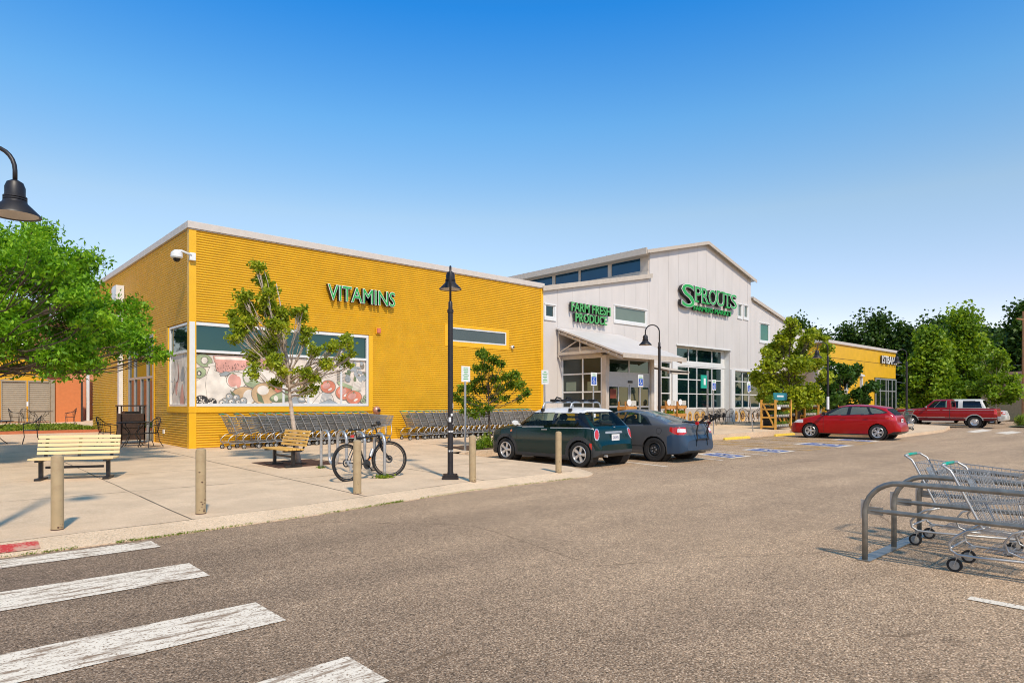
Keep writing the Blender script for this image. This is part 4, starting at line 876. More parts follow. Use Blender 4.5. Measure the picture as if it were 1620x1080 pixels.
# ---------------- benches ----------------
def bench(x,y,rz,label,m,L=1.55):
    t=empty('park_bench',(x,y,G(x,y)),rz,label,'bench'); t.scale=(1,1,.86)    # sitter faces +Y local
    b=MB()
    for i in range(5):
        yy=.02+i*.085; b.box(-L/2,yy,.42,L/2,yy+.068,.455)
    b.build('seat',m,t,bevel=.005); b=MB()
    for i in range(5):
        z=.50+i*.083; yy=-.02-(z-.5)*.26; b.add([(-L/2,yy-.018,z),(L/2,yy-.018,z),(L/2,yy+.014,z+.006),(-L/2,yy+.014,z+.006),(-L/2,yy-.034,z+.062),(L/2,yy-.034,z+.062),(L/2,yy-.002,z+.068),(-L/2,yy-.002,z+.068)],[(0,3,2,1),(4,5,6,7),(0,1,5,4),(1,2,6,5),(2,3,7,6),(3,0,4,7)])
    b.build('backrest',m,t)
    for s in (-1,1):
        b=MB(); X=s*(L/2-.13); b.box(X-.03,.17,.04,X+.03,.23,.40); b.box(X-.05,.02,0,X+.05,.38,.045); b.box(X-.03,-.0,.38,X+.03,.42,.415); b.bar((X,-.02,.40),(X,-.155,.90),.05,.02); b.build('leg',M['blackmetal'],t)
    b=MB(); b.box(-L/2+.2,.185,.23,L/2-.2,.215,.28); b.bar((0,-.02,.42),(0,-.15,.88),.05,.015); b.build('stretcher',M['blackmetal'],t)
    return t
k=math.atan2(13.82-14.26,2.69-1.71)
bench(2.17,14.06,k+pi,'pale cream slatted bench standing on the open pavement at the left',M['wood_pale'],L=1.30)
bench(6.08,13.78,R(92),'yellow wooden slatted bench beside the pale-barked tree and tree grate',M['wood_yel'],L=1.15)
# ---------------- wave bicycle rack ----------------
def wave_rack():
    P0=Vector((6.42,10.52,0)); P1=Vector((6.30,12.85,0)); u=(P1-P0)/7; t=empty('bike_rack',(P0.x,P0.y,G(P0.x,P0.y)),0,'galvanised serpentine wave bicycle rack with the bicycle leaning on it','bike rack')
    pts=[]; h=.82; r=u.length/2
    for i in range(8):
        p=u*i
        lo,hi=(-.04 if i in (0,7) else .12+r),h-r
        up=(i%2==0)
        col=[(p+Vector((0,0,z))) for z in np.linspace(lo,hi,5)]
        if not up: col=col[::-1]
        pts+=col
        if i<7:
            c=p+u/2; top=up
            for a in np.linspace(0,pi,9)[1:-1]:
                pts.append(c-u/2*math.cos(a)+Vector((0,0,(hi if top else .12+r)+(1 if top else -1)*r*math.sin(a))))
    b=MB(); b.tube([(p.x,p.y,p.z) for p in pts],.030,10); b.build('tube',M['steel'],t,smooth=True)
    C=[(.0,.0,.02),(.06,-.02,.02),(-.06,.02,.02),(u.x*7,u.y*7,.03)]
    g=foliage('weed_tuft',[(c[0]+P0.x,c[1]+P0.y,G(P0.x,P0.y)+.02) for c in C],[.10]*4,420,.05,M['lf_ground'],seed=3,flat=.3,droop=-.5); tag(g,'small clump of weeds at the foot of the bicycle rack','weeds',kind='stuff')
wave_rack()
# ---------------- bicycle ----------------
def bicycle(x,y,rz,lean,label):
    t=empty('bicycle',(x,y,G(x,y)),rz,label,'bicycle'); t.rotation_euler=(R(lean),0,rz)
    rw=.345; F0=(1.06,0,rw); R0=(0,0,rw); wheel_kids=[]
    for nm,c in (('rear_wheel',R0),('front_wheel',F0)):
        T=Matrix.Translation(c)@Matrix.Rotation(R(90),4,'X'); b=MB(); b.lathe([(rw-.022*math.cos(a)*1.0-.0,.019*math.sin(a)) for a in np.linspace(0,2*pi,9)[:-1]],44,T,close=True)
        w=b.build(nm,M['rubber'],t,smooth=True)
        b=MB(); b.lathe([(rw-.028,.010),(rw-.028,-.010),(rw-.048,-.008),(rw-.048,.008)],44,T,close=True); b.build('rim',M['black'],w,smooth='auto')
        b=MB()
        for i in range(28):
            a=2*pi*i/28; q=.03; s=(1 if i%2 else -1); b.tube([(c[0]+q*math.cos(a+.9*s),s*.025,c[2]+q*math.sin(a+.9*s)),(c[0]+(rw-.04)*math.cos(a),0,c[2]+(rw-.04)*math.sin(a))],.0014,3,False)
        b.build('spokes',M['chrome'],w)
        b=MB(); b.lathe([(0,-.05),(.022,-.05),(.022,-.03),(.012,-.02),(.012,.02),(.03,.03),(.03,.045),(0,.045)],14,T); b.lathe([(.08,-.036),(.08,-.033),(.05,-.033),(.05,-.036)],20,T,close=True); b.build('hub',M['black'],w,smooth='auto')
    BB=(.44,0,.285); ST=(.28,0,.80); HT=(.85,0,.86); HB=(.89,0,.70)
    b=MB()
    for p,q,r in ((BB,ST,.017),(ST,(.84,0,.83),.017),(BB,HB,.021),(HT,HB,.021)): b.tube([p,q],r,8)
    for s in (-1,1): b.tube([(0,s*.055,rw),(.38,s*.045,.30),BB],.010,6); b.tube([(0,s*.055,rw),(.27,s*.02,.76)],.009,6)
    b.build('frame',M['black'],t,smooth='auto')
    b=MB(); 
    for s in (-1,1): b.tube([(.895,s*.05,.70),(.93,s*.055,.55),(1.06,s*.055,rw)],.014,6)
    b.box(.86,-.06,.68,.93,.06,.72); b.build('fork',M['black'],t)
    b=MB(); b.tube([HT,(.825,0,1.0)],.016,8); b.tube([(.825,0,1.0),(.90,0,1.045)],.015,8); b.build('stem',M['black'],t)
    b=MB(); b.tube([(.84,-.31,1.06),(.90,-.12,1.045),(.905,0,1.045),(.90,.12,1.045),(.84,.31,1.06)],.012,8); h=b.build('handlebar',M['black'],t,smooth=True)
    for s in (-1,1): b=MB(); b.tube([(.868,s*.2,1.05),(.835,s*.33,1.062)],.018,8); b.build('grip',M['rubber'],h); b=MB(); b.tube([(.91,s*.16,1.04),(.98,s*.24,1.02)],.006,5); b.build('brake_lever',M['chrome'],h)
    b=MB(); b.box(.84,-.05,1.06,.92,.03,1.13); b.build('light',M['black'],h,bevel=.012)
    b=MB(); b.tube([ST,(.255,0,.93)],.014,8); b.build('seat_post',M['black'],t)
    b=MB(); b.poly([(.13,-.075,.94),(.15,-.08,.955),(.30,-.04,.955),(.40,-.018,.95),(.40,.018,.95),(.30,.04,.955),(.15,.08,.955),(.13,.075,.94)],(0,0,.03)); b.build('saddle',M['black'],t,bevel=.008)
    b=MB(); b.box(.14,-.02,.82,.20,.02,.87); b.build('rear_light',M['red_lens'],t)
    T=Matrix.Translation(BB)@Matrix.Rotation(R(90),4,'X'); b=MB(); b.lathe([(.095,.05),(.095,.054),(.03,.054),(.03,.05)],26,T,close=True); b.lathe([(.0,.04),(.03,.04),(.03,.07),(0,.07)],12,T); b.build('chainring',M['steelwheel'],t)
    for s,a in ((1,-50),(-1,130)):
        e=(BB[0]+.17*math.cos(R(a)),-s*.075,BB[2]+.17*math.sin(R(a))); b=MB(); b.bar((BB[0],-s*.07,BB[2]),e,.02,.012); cr=b.build('crank',M['black'],t); b=MB(); b.box(e[0]-.045,min(-s*.08,-s*.16),e[2]-.012,e[0]+.045,max(-s*.08,-s*.16),e[2]+.012); b.build('pedal',M['black'],cr)
    b=MB(); b.tube([(0,-.05,rw+.045),(.44,-.05,.38)],.004,4); b.tube([(.04,-.05,rw-.08),(.44,-.05,.19)],.004,4); b.build('chain',M['steelwheel'],t)
    b=MB(); b.lathe([(.05,.04),(.05,.06),(.01,.06)],16,Matrix.Translation(R0)@Matrix.Rotation(R(90),4,'X')); b.box(-.0,-.07,.19,.05,-.05,.33); b.build('derailleur',M['chrome'],t)
    b=MB(); b.tube([(.40,.05,.28),(.30,.16,.02)],.008,6); b.build('kickstand',M['black'],t)
    b=MB(); b.tube([(.64,-.03,.57),(.56,-.03,.43)],.034,10); b.build('bottle',M['chrome'],t,smooth='auto')
    b=MB(); b.tube([(.50,-.02,.34),(.56,-.05,.40)],.012,6); b.build('cable_lock',M['orange_lens'],t)
    St=Matrix.Translation((.95,0,0))@Matrix.Rotation(R(-28),4,'Z')@Matrix.Translation((-.95,0,0))
    for ch in t.children:
        if ch.name.split('.')[0] in ('front_wheel','fork','handlebar','stem'): ch.matrix_local=St@ch.matrix_local
    return t
bk_=bicycle(5.67,10.50,math.atan2(.22,.98),-6,'black hybrid bicycle locked against the galvanised wave rack'); bk_.scale=(.94,)*3
# ---------------- parking signs ----------------
def psign(x,y,label,kind,lean=(0,0),h=2.55,post='steel',plate=(.155,.42),rz=0):
    t=empty('parking_sign',(x,y,G(x,y)),0,label,'sign','disabled parking signs' if kind=='ada' else 'white parking notices'); t.rotation_euler=(lean[0],lean[1],rz); g=G(x,y); H=h-g
    b=MB(); b.bar((0,0,0),(0,0,H-.02),.055,.03); b.build('post',M[post],t)
    w,hh=plate; b=MB(); b.box(-w,-.032,H-hh-.02,w,-.026,H+.0); b.poly; pl=b.build('plate',M['white'],t,bevel=.0)
    b=MB(); z=H-.05
    n=7 if kind=='note' else 3
    for i in range(n):
        ww=w*random.Random(i+int(x)).uniform(.35,.75); b.box(-ww,-.034,z-.022,ww,-.0335,z); z-=.05
    b.build('plate_text',M['green2'],pl)
    if kind=='ada':
        b=MB(); s=.125; c=H-hh+.15; b.box(-s,-.036,c-s,s,-.0335,c+s); b.build('blue_panel',M['blue'],pl)
        b=MB(); b.box(-.02,-.038,c+.055,.015,-.0365,c+.09); b.box(-.02,-.038,c-.03,.005,-.0365,c+.05); b.box(-.02,-.038,c-.03,.05,-.0365,c-.008); b.box(.035,-.038,c-.08,.055,-.0365,c-.01)
        for k in range(9):
            a0=R(120+k*24);a1=R(120+(k+1)*24); b.poly([(.0+.07*math.cos(a),-.0375,c-.03+.06*math.sin(a)) for a in (a0,a1)]+[(.0+.05*math.cos(a),-.0375,c-.03+.043*math.sin(a)) for a in (a1,a0)])
        b.build('wheelchair_symbol',M['white'],pl)
psign(11.40,14.4,'white parking notice on a post in front of the yellow wall','note'); psign(14.62,14.4,'white parking notice at the joint of the yellow and white buildings','note',lean=(.03,-.05))
psign(16.94,14.4,'blue and white disabled parking sign in front of the side glazing','ada'); psign(19.57,14.4,'blue and white disabled parking sign in front of the entrance doors','ada')
psign(24.68,14.4,'blue and white disabled parking sign in front of the big shop window','ada',h=2.50); psign(28.1,14.4,'leaning blue and white disabled parking sign near the plant racks','ada',lean=(.0,-.21),h=2.50)
psign(41.3,15.2,'narrow sign post behind the lamp beside the pickup','note',h=2.7)
t=empty('banner_post',(26.9,16.0,G(26.9,16)),0,'teal hanging sign with number 10 on a post left of the big window','sign'); b=MB(); b.bar((0,0,0),(0,0,2.75),.06,.06); b.build('post',M['steel'],t)
b=MB(); b.box(-.55,-.02,1.95,-.08,.02,2.55); pl=b.build('plate',M['teal'],t); b=MB(); b.box(-.36,-.03,2.1,-.2,-.021,2.4); b.build('numeral',M['white'],pl)
# ---------------- shopping carts ----------------
def cart(loc,rz,label,group,shade='chrome',wr=.0032,sc=.94):
    t=empty('shopping_cart',loc,rz,label,'shopping cart',group,sc)   # +X is forward, handle at x=0
    m=M[shade]; b=MB()
    def W(x,z): return .265-.075*max(0,min(1,(x-.1)/.9))
    XB0,ZB0=.27,.45; XT0,ZT0=.06,.93; XB1,ZB1=.98,.56; XT1,ZT1=1.05,.86
    def side(s,u,v):  # u along, v up
        xb=XB0+(XB1-XB0)*u; zb_=ZB0+(ZB1-ZB0)*u; xt=XT0+(XT1-XT0)*u; zt_=ZT0+(ZT1-ZT0)*u
        x=xb+(xt-xb)*v; z=zb_+(zt_-zb_)*v; return (x,s*(W(x,z)-.03*(1-v)),z)
    NT=3
    for s in (-1,1):
        for i in range(25): u=i/24; b.tube([side(s,u,0),side(s,u,1)],wr,NT,False)
        for v,r in ((0,1.6),(.15,1),(.33,1),(.5,1.3),(.66,1),(.83,1),(1,2.2)): b.tube([side(s,0,v),side(s,1,v)],wr*r,NT+1,False)
    for i in range(9):
        q=-1+i*2/8
        for u in (0,1): 
            a=side(1,u,0);c=side(1,u,1); b.tube([(a[0],a[1]*q,a[2]),(c[0],c[1]*q,c[2])],wr,NT,False)
        a=side(1,0,0);c=side(1,1,0); b.tube([(a[0],a[1]*q,a[2]),(c[0],c[1]*q,c[2])],wr,NT,False)
    for v in (.2,.4,.6,.8,1):
        for u in (0,1): b.tube([side(-1,u,v),side(1,u,v)],wr*1.2,NT,False)
    for i in range(16): u=i/15; b.tube([side(-1,u,0),side(1,u,0)],wr,NT,False)
    b.build('basket',m,t)
    b=MB()
    for s in (-1,1):
        w=.275*s
        b.tube([(-.04,w*.95,1.0),(.03,w,.955),(.06,w,.90),(.28,w*.93,.43)],.0125,6,False)
        b.tube([(.28,w*.93,.435),(.16,w,.40),(.07,w,.33),(.02,w,.26),(.03,w,.20),(.09,w,.165),(.25,w,.165),(.95,w*.62,.185)],.0135,6)
        b.tube([(.62,w*.8,.47),(.50,w*.85,.42),(.44,w*.88,.33),(.47,w*.88,.25),(.56,w*.85,.215),(.66,w*.8,.215)],.011,6)
        b.tube([(.95,w*.62,.185),(1.0,w*.6,.25),(.98,w*.62,.55)],.011,6)
    b.tube([(.03,-.27,.22),(.03,.27,.22)],.011,6); b.tube([(.28,-.26,.435),(.28,.26,.435)],.012,6); b.build('frame',M['steel'] if shade=='cartsteel' else m,t,smooth=True)
    b=MB()
    for i in range(8): q=-1+i*2/7; b.tube([(.28,.22*q,.22),(.95,.15*q,.20)],wr,3,False)
    for x in (.28,.45,.62,.79,.95): b.tube([(x,-.235+.08*(x-.28),.215),(x,.235-.08*(x-.28),.215)],wr,3,False)
    b.build('lower_tray',m,t)
    b=MB(); b.tube([(-.04,-.262,1.0),(-.055,0,1.004),(-.04,.262,1.0)],.013,8); h=b.build('handle',m,t,smooth=True); b=MB(); b.tube([(-.05,-.17,1.002),(-.055,0,1.004),(-.05,.17,1.002)],.017,8); b.build('grip',M['teal'],h,smooth=True)
    b=MB(); b.poly([(.115,-.09,.86),(.115,.09,.86),(.16,.09,.77),(.16,-.09,.77)],(.008,0,0)); b.build('seat_flap',M['cartsteel'] if shade=='chrome' else M['teal'],t)
    b=MB()
    for i in range(9): q=-.2+i*.05; b.tube([(.12,q,.66),(.31,q,.66)],wr,3,False); b.tube([(.31,q,.66),(.24,q,.93)],wr,3,False)
    b.build('child_seat',m,t)
    for x,s in ((.09,1),(.09,-1),(.93,1),(.93,-1)):
        y=s*(.255 if x<.5 else .155); b=MB(); b.lathe([(.0,-.014),(.045,-.014),(.052,-.012),(.052,.012),(.045,.014),(0,.014)],16,Matrix.Translation((x-.03,y,.062))@Matrix.Rotation(R(90),4,'X'))
        w_=b.build('wheel',M['hub'],t,smooth='auto'); b=MB(); b.lathe([(.044,-.0155),(.064,-.0155),(.064,.0155),(.044,.0155)],18,Matrix.Translation((x-.03,y,.062))@Matrix.Rotation(R(90),4,'X'),close=True); b.build('tyre',M['rubber'],w_,smooth='auto')
        b=MB(); b.bar((x+.0,y-.022,.155),(x-.03,y-.022,.06),.028,.004); b.bar((x,y+.022,.155),(x-.03,y+.022,.06),.028,.004); b.box(x-.03,y-.026,.15,x+.03,y+.026,.165); b.build('caster_fork',m,w_)
    return t
near=cart((7.07,1.66,0.002),R(-90),'shopping cart in the nearer lane of the corral, its child seat flap raised','carts in the steel corral',wr=.0036)
def put(src,loc,rz,label,group):
    c=copy_tree(src); c.location=loc; c.rotation_euler=(0,0,rz); c['label']=label; c['group']=group; return c
put(near,(8.04,2.24,.004),R(-90),'shopping cart in the farther lane of the corral','carts in the steel corral')
fl=MB(); fl.poly([(.50,-.18,.88),(.50,.18,.88),(.64,.18,1.06),(.64,-.18,1.06)],(.006,0,.0)); fl.build('seat_lid',M['steel'],near)
far=cart((6.45,19.22,G(6.45,19.2)),R(3),'wire shopping cart, leftmost of the nested row under the mural window','nested carts under the mural window',shade='cartsteel',wr=.0062,sc=1.0)
ORD=['','second','third','fourth','fifth','sixth','seventh','eighth','ninth','tenth','eleventh','twelfth','thirteenth','fourteenth','fifteenth','sixteenth','seventeenth','eighteenth','nineteenth','twentieth','twenty-first','twenty-second','twenty-third','twenty-fourth']
x=6.45; rr=random.Random(2)
for i in range(1,17):
    x+=.42 if i in (1,2) else .258
    lab='wire shopping cart, rightmost of the row under the mural window' if i==16 else 'wire shopping cart, %s from the left in the row under the mural window'%ORD[i]
    put(far,(x,19.22+rr.uniform(-.02,.02),G(x,19.2)),R(rr.uniform(-1,1)),lab,'nested carts under the mural window')
x=12.55
for i in range(23):
    lab='wire shopping cart, leftmost of the nested row beneath the high window' if i==0 else ('wire shopping cart, rightmost of the row beneath the high window' if i==22 else 'wire shopping cart, %s from the left in the row beneath the high window'%ORD[i])
    put(far,(x,19.25+rr.uniform(-.02,.02),G(x,19.2)),R(rr.uniform(-1,1)),lab,'nested carts beneath the high window'); x+=.32 if i<3 else .26
put(far,(36.9,10.6,G(36.9,10.6)),R(60),'lone shopping cart beside the lamp at the nose of the red pickup','lone cart')['group']='stray carts'
# ---------------- cart corral ----------------
t=empty('cart_corral',(6.69,2.30,A(6.69,2.3)),0,'grey steel tube cart corral with three parallel hoop rails','cart corral')
for i,xx in enumerate((0,.82,1.66)):
    b=MB(); r=.30; zt=.76; P=[(xx,0,0),(xx,0,zt-r)]+[(xx,-r+r*math.cos(a),zt-r+r*math.sin(a)) for a in np.linspace(.1,pi/2,8)]+[(xx,-5.2+r,zt)]+[(xx,-5.2+r-r*math.sin(a),zt-r+r*math.cos(a)) for a in np.linspace(.2,pi/2,7)]+[(xx,-5.2,0)]
    b.tube(P,.0255,12); h=b.build('hoop_rail',M['railsteel'],t,smooth=True)
    b=MB(); b.tube([(xx,-.04,.485),(xx,-.16,.485),(xx,-.2,.485),(xx,-5.2,.485)],[.010,.018,.022,.022],10); b.box(xx-.008,-.16,.45,xx+.008,-.025,.52); b.build('mid_rail',M['railsteel'],h,smooth='auto')
    b=MB(); b.box(xx-.006,.0,.40,xx+.006,.036,.58) ; b.build('weld_plate',M['steel'],h)
b=MB(); b.box(-.05,-.06,.002,1.71,.06,.012); b.build('floor_plate',M['railsteel'],t)
# ---------------- outdoor chairs and tables ----------------
def mchair(loc,rz,label,group,m='blackmetal'):
    t=empty('outdoor_chair',loc,rz,label,'chair',group); mm=M[m]     # sitter faces +X
    b=MB(); T=Matrix.Translation((0,0,.43)); b.lathe([(0,.0),(.20,.0),(.215,-.01),(.20,-.02),(0,-.02)],18,T); b.build('seat',mm,t,smooth='auto')
    b=MB(); P=[]
    for a in np.linspace(R(-100),R(100),13): P.append((-.23*math.cos(a)-.03-(.0),.27*math.sin(a),.66+.22*math.cos(a)**2*(1 if abs(a)<1.6 else 0)))
    P=[(.20,-.27,.62)]+P+[(.20,.27,.62)]; b.tube(P,.012,6)
    for a in np.linspace(R(-62),R(62),9): b.tube([(-.24*math.cos(a)-.03,.26*math.sin(a),.66+.22*math.cos(a)**2),(-.19*math.cos(a),.19*math.sin(a),.43)],.006,4)
    b.tube([(-.22,-.2,.72),(-.29,0,.76),(-.22,.2,.72)],.006,4); b.build('backrest',mm,t,smooth=True)
    for s in (-1,1):
        b=MB(); b.tube([(.20,s*.27,.62),(.19,s*.23,.43),(.17,s*.19,.22),(.22,s*.24,0)],.011,6); b.build('leg',mm,t); b=MB(); b.tube([(-.15,s*.15,.42),(-.16,s*.17,.2),(-.26,s*.22,0)],.011,6); b.build('leg',mm,t)
    return t
ch0=mchair((5.08,21.35,G(5,21.3)),R(200),'black iron chair right of the side door table','black iron chairs')
def pc(x,y,rz,label,g='black iron chairs'): return put(ch0,(x,y,G(x,y)),R(rz),label,g)
def mtable(x,y,label,r=.42,rz=0,scale=1):
    t=empty('outdoor_table',(x,y,G(x,y)),R(rz),label,'table','black iron tables',scale); b=MB(); b.lathe([(0,.73),(r,.73),(r+.01,.72),(r,.70),(0,.70)],28); b.build('table_top',M['blackmetal'],t,smooth='auto')
    for k in range(4):
        a=k*pi/2+.4; c,s=math.cos(a),math.sin(a); b=MB(); b.tube([(c*q,s*q,z) for q,z in ((r*.8,.70),(r*.75,.6),(r*.35,.45),(r*.3,.32),(r*.6,.12),(r*.85,.0))],.012,6); b.build('leg',M['blackmetal'],t,smooth=True)
    return t
mtable(4.75,21.95,'round black iron table beside the glazed side door'); pc(4.15,22.35,-30,'black iron chair left of the side door table, facing the building')
mtable(1.60,25.3,'long black iron table at the left edge of the courtyard',.62); pc(2.62,25.05,175,'black iron chair at the right end of the left courtyard table')
mtable(4.6,40.5,'black iron table in front of the tan gate',.55); pc(3.6,40.8,0,'black iron chair left of the gate table'); pc(4.0,39.9,60,'black iron chair in front of the gate table'); pc(5.85,40.2,180,'black iron chair right of the gate table, against the orange wall')
b=0
for (x,y,rz,l) in ((31.2,19.0,30,'iron chair at the left of the group under the big window'),(31.75,18.4,80,'iron chair nearest the coupe under the big window'),(32.9,18.3,170,'iron chair facing left under the big window'),(33.3,18.9,200,'iron chair at the right of the group under the big window'),
   (35.6,18.8,10,'iron chair left of the table beside the white pier'),(36.6,18.4,70,'iron chair in front of the table right of the white pier'),(37.4,18.8,185,'iron chair right of the table beyond the white pier'),(38.4,18.7,20,'iron chair near the plant racks')):
    pc(x,y,rz,l,'iron chairs under the shop windows')
mtable(32.3,18.9,'round iron table under the big shop window',.36); mtable(36.5,18.95,'round iron table right of the white pier',.36)
# cabinet / bin by the side door
t=empty('waste_cabinet',(5.02,23.45,G(5,23.4)),R(0),'dark brown slatted waste cabinet beside the glazed side door','waste bin')
b=MB(); b.box(-.34,-.3,.12,.34,.3,.95); b.build('body',M['brown'],t,bevel=.01); b=MB()
for x in (-.34,.30):
    for y in (-.3,.26): b.box(x,y,0,x+.04,y+.04,1.22)
b.box(-.37,-.33,1.18,.37,.33,1.22); b.build('frame',M['brown'],t); b=MB()
for z in (.3,.5,.7): b.box(-.30,-.312,z,.30,-.301,z+.02)
b.build('panel_grooves',M['black'],t); b=MB(); b.box(-.22,-.22,.95,.22,.22,1.02); b.build('tray',M['black'],t)
# ---------------- wheel stops ----------------
def stop(x0,x1,y,label):
    t=MB(); prof=[(-.08,0),(-.07,.075),(-.04,.10),(.04,.10),(.07,.075),(.08,0)]; n=len(prof); vs=[]
    for x,e in ((x0,.7),(x0+.08,1),(x1-.08,1),(x1,.7)): vs+=[(x,y+p*e,A(x,y)+.002+q*e) for p,q in prof]
    fs=[(i*n+j,(i+1)*n+j,(i+1)*n+j+1,i*n+j+1) for i in range(3) for j in range(n-1)]+[tuple(range(n)),tuple(range(3*n,4*n))[::-1]]; t.add(vs,fs)
    o=t.build('wheel_stop',M['yellow_paint'],None); tag(o,label,'wheel stop','yellow concrete wheel stops')
stop(24.4,26.5,13.75,'chipped yellow wheel stop in the empty bay between the coupe and the racks'); stop(28.9,31.0-.15,13.75,'yellow wheel stop ahead of the red hatchback')
# ---------------- plant racks ----------------
PP=None
def potted(x,y,z,lab,grp,lf='lf_dark'):
    global PP
    if PP is None: PP={}
    if lf not in PP:
        t=empty('potted_plant',(x,y,z),0,lab,'potted plant',grp); p=MB(); p.lathe([(0,0),(.045,0),(.062,.11),(.05,.11)],10); p.build('pot',M['pot'],t,smooth='auto'); foliage('leaves',[(0,0,.17)],[.07],60,.05,M[lf],t,seed=len(PP)+3,droop=-.6); PP[lf]=t; return
    c=copy_tree(PP[lf]); c.location=(x,y,z); c['label']=lab; c['group']=grp
def rack(x,y,rz,L,label,seed,H=1.45,sign=False,W=.7,short='first'):
    g=G(x,y); t=empty('plant_rack',(x,y,g),R(rz),label,'plant rack','timber plant display racks'); rnd=random.Random(seed)
    for xx in (0,L-.08):
        b=MB()
        for yy in (0,W): b.box(xx,yy,0,xx+.08,yy+.08,H)
        for z in (.10,.55,.95,H-.25): b.box(xx+.01,.08,z,xx+.07,W,z+.08)
        b.bar((xx+.04,.1,.15),(xx+.04,W-.05,H-.2),.05,.07); b.build('end_frame',M['wood_rack'],t)
    for z,nm in zip((.14,.62,1.10),('bottom','middle','top')):
        b=MB(); b.box(.08,.02,z-.05,L-.08,W,z); b.build('shelf',M['brown'],t); x_=.17
        while x_<L-.12:
            for yy in (.10,.30): 
                if yy<.2 or rnd.random()<.7: potted(x+x_+rnd.uniform(-.02,.02),y+yy,g+z,'small potted plant on the %s shelf of the %s'%(nm,short),'potted plants on the %s shelf of the %s'%(nm,short),rnd.choice(['lf_dark','lf_ash','lf_light']))
            x_+=.19
    b=MB(); b.box(.08,W-.04,.05,L-.08,W-.02,1.15)
    b.build('back_board',M['brown'],t)
    foliage('hanging_plant',[(.12,.3,H-.02),(.2,.45,H+.05),(L-.2,.35,H),(.3,.3,.5),(.9,.35,.95),(.4,.4,1.3)],[.2,.17,.15,.15,.15,.2],1100,.07,M['lf_ash'],t,seed=seed+5)
    if sign:
        b=MB(); b.box(.2,.2,H-.02,L-.1,.23,H+.34); s=b.build('header_sign',M['tealsign'],t); b=MB(); b.box(.55,.194,H+.14,L-.5,.199,H+.22); b.build('header_lettering',M['white'],s)
        b=MB(); b.box(.12,-.03,.98,.45,-.01,1.12); b.build('price_card',M['white'],t)
rack(30.55,14.5,0,1.75,'timber plant rack with teal header board, leftmost by the red hatchback',11,sign=True,short='teal-signed rack'); rack(33.0,15.2,0,1.5,'timber plant rack behind the bonnet of the red hatchback',12,H=1.35,short='second rack'); rack(34.9,14.95,0,1.8,'timber plant rack with tall green plants above the red hatchback windscreen',13,H=1.3,short='third rack')
foliage_t=empty('potted_grasses',(34.9,15.5,G(35,15.5)),0,'bright green tall potted grasses behind the racks','plant'); foliage('leaves',[(-.3,0,1.45),(.2,.1,1.5),(.7,0,1.4),(0,0,1.2)],[.3,.32,.3,.4],1800,.14,M['lf_light'],foliage_t,seed=21,aspect=.2,droop=-1.2)
b=MB(); b.lathe([(.2,0),(.32,.9)],14); b.build('pot',M['brown'],foliage_t)
def crate_stand(x,y,label,seed):
    t=empty('crate_display',(x,y,G(x,y)),0,label,'display stand','produce crate stands at the entrance'); rnd=random.Random(seed)
    b=MB()
    for xx in (0,.62):
        for yy in (0,.35): b.box(xx,yy,0,xx+.05,yy+.05,1.35)
    b.build('uprights',M['wood_crate'],t)
    for z in (.25,.65,1.0): b=MB(); b.box(-.02,-.05,z,.69,.42,z+.14); b.build('crate',M['wood_crate'],t)
    b=MB(); b.lathe([(0,0),(.14,0),(.14,.015),(0,.015)],18,Matrix.Translation((.15,-.06,1.30))@Matrix.Rotation(R(90),4,'X')); b.build('round_sign',M['white'],t)
    b=MB(); b.box(.32,-.05,1.17,.65,-.02,1.38); b.build('card',M['pot'],t)
    foliage('greens',[(.1+i*.12,.1,.84) for i in range(5)]+[(.1+i*.12,.1,.44) for i in range(5)],[.11]*10,700,.08,M['lf_light'],t,seed=seed)
crate_stand(21.45,16.5,'crate stand of greens left of the entrance doors',31); crate_stand(24.45,16.6,'crate stand of greens right of the entrance doors',32); crate_stand(25.5,16.7,'crate stand of greens farthest right, behind the lamp post',33)
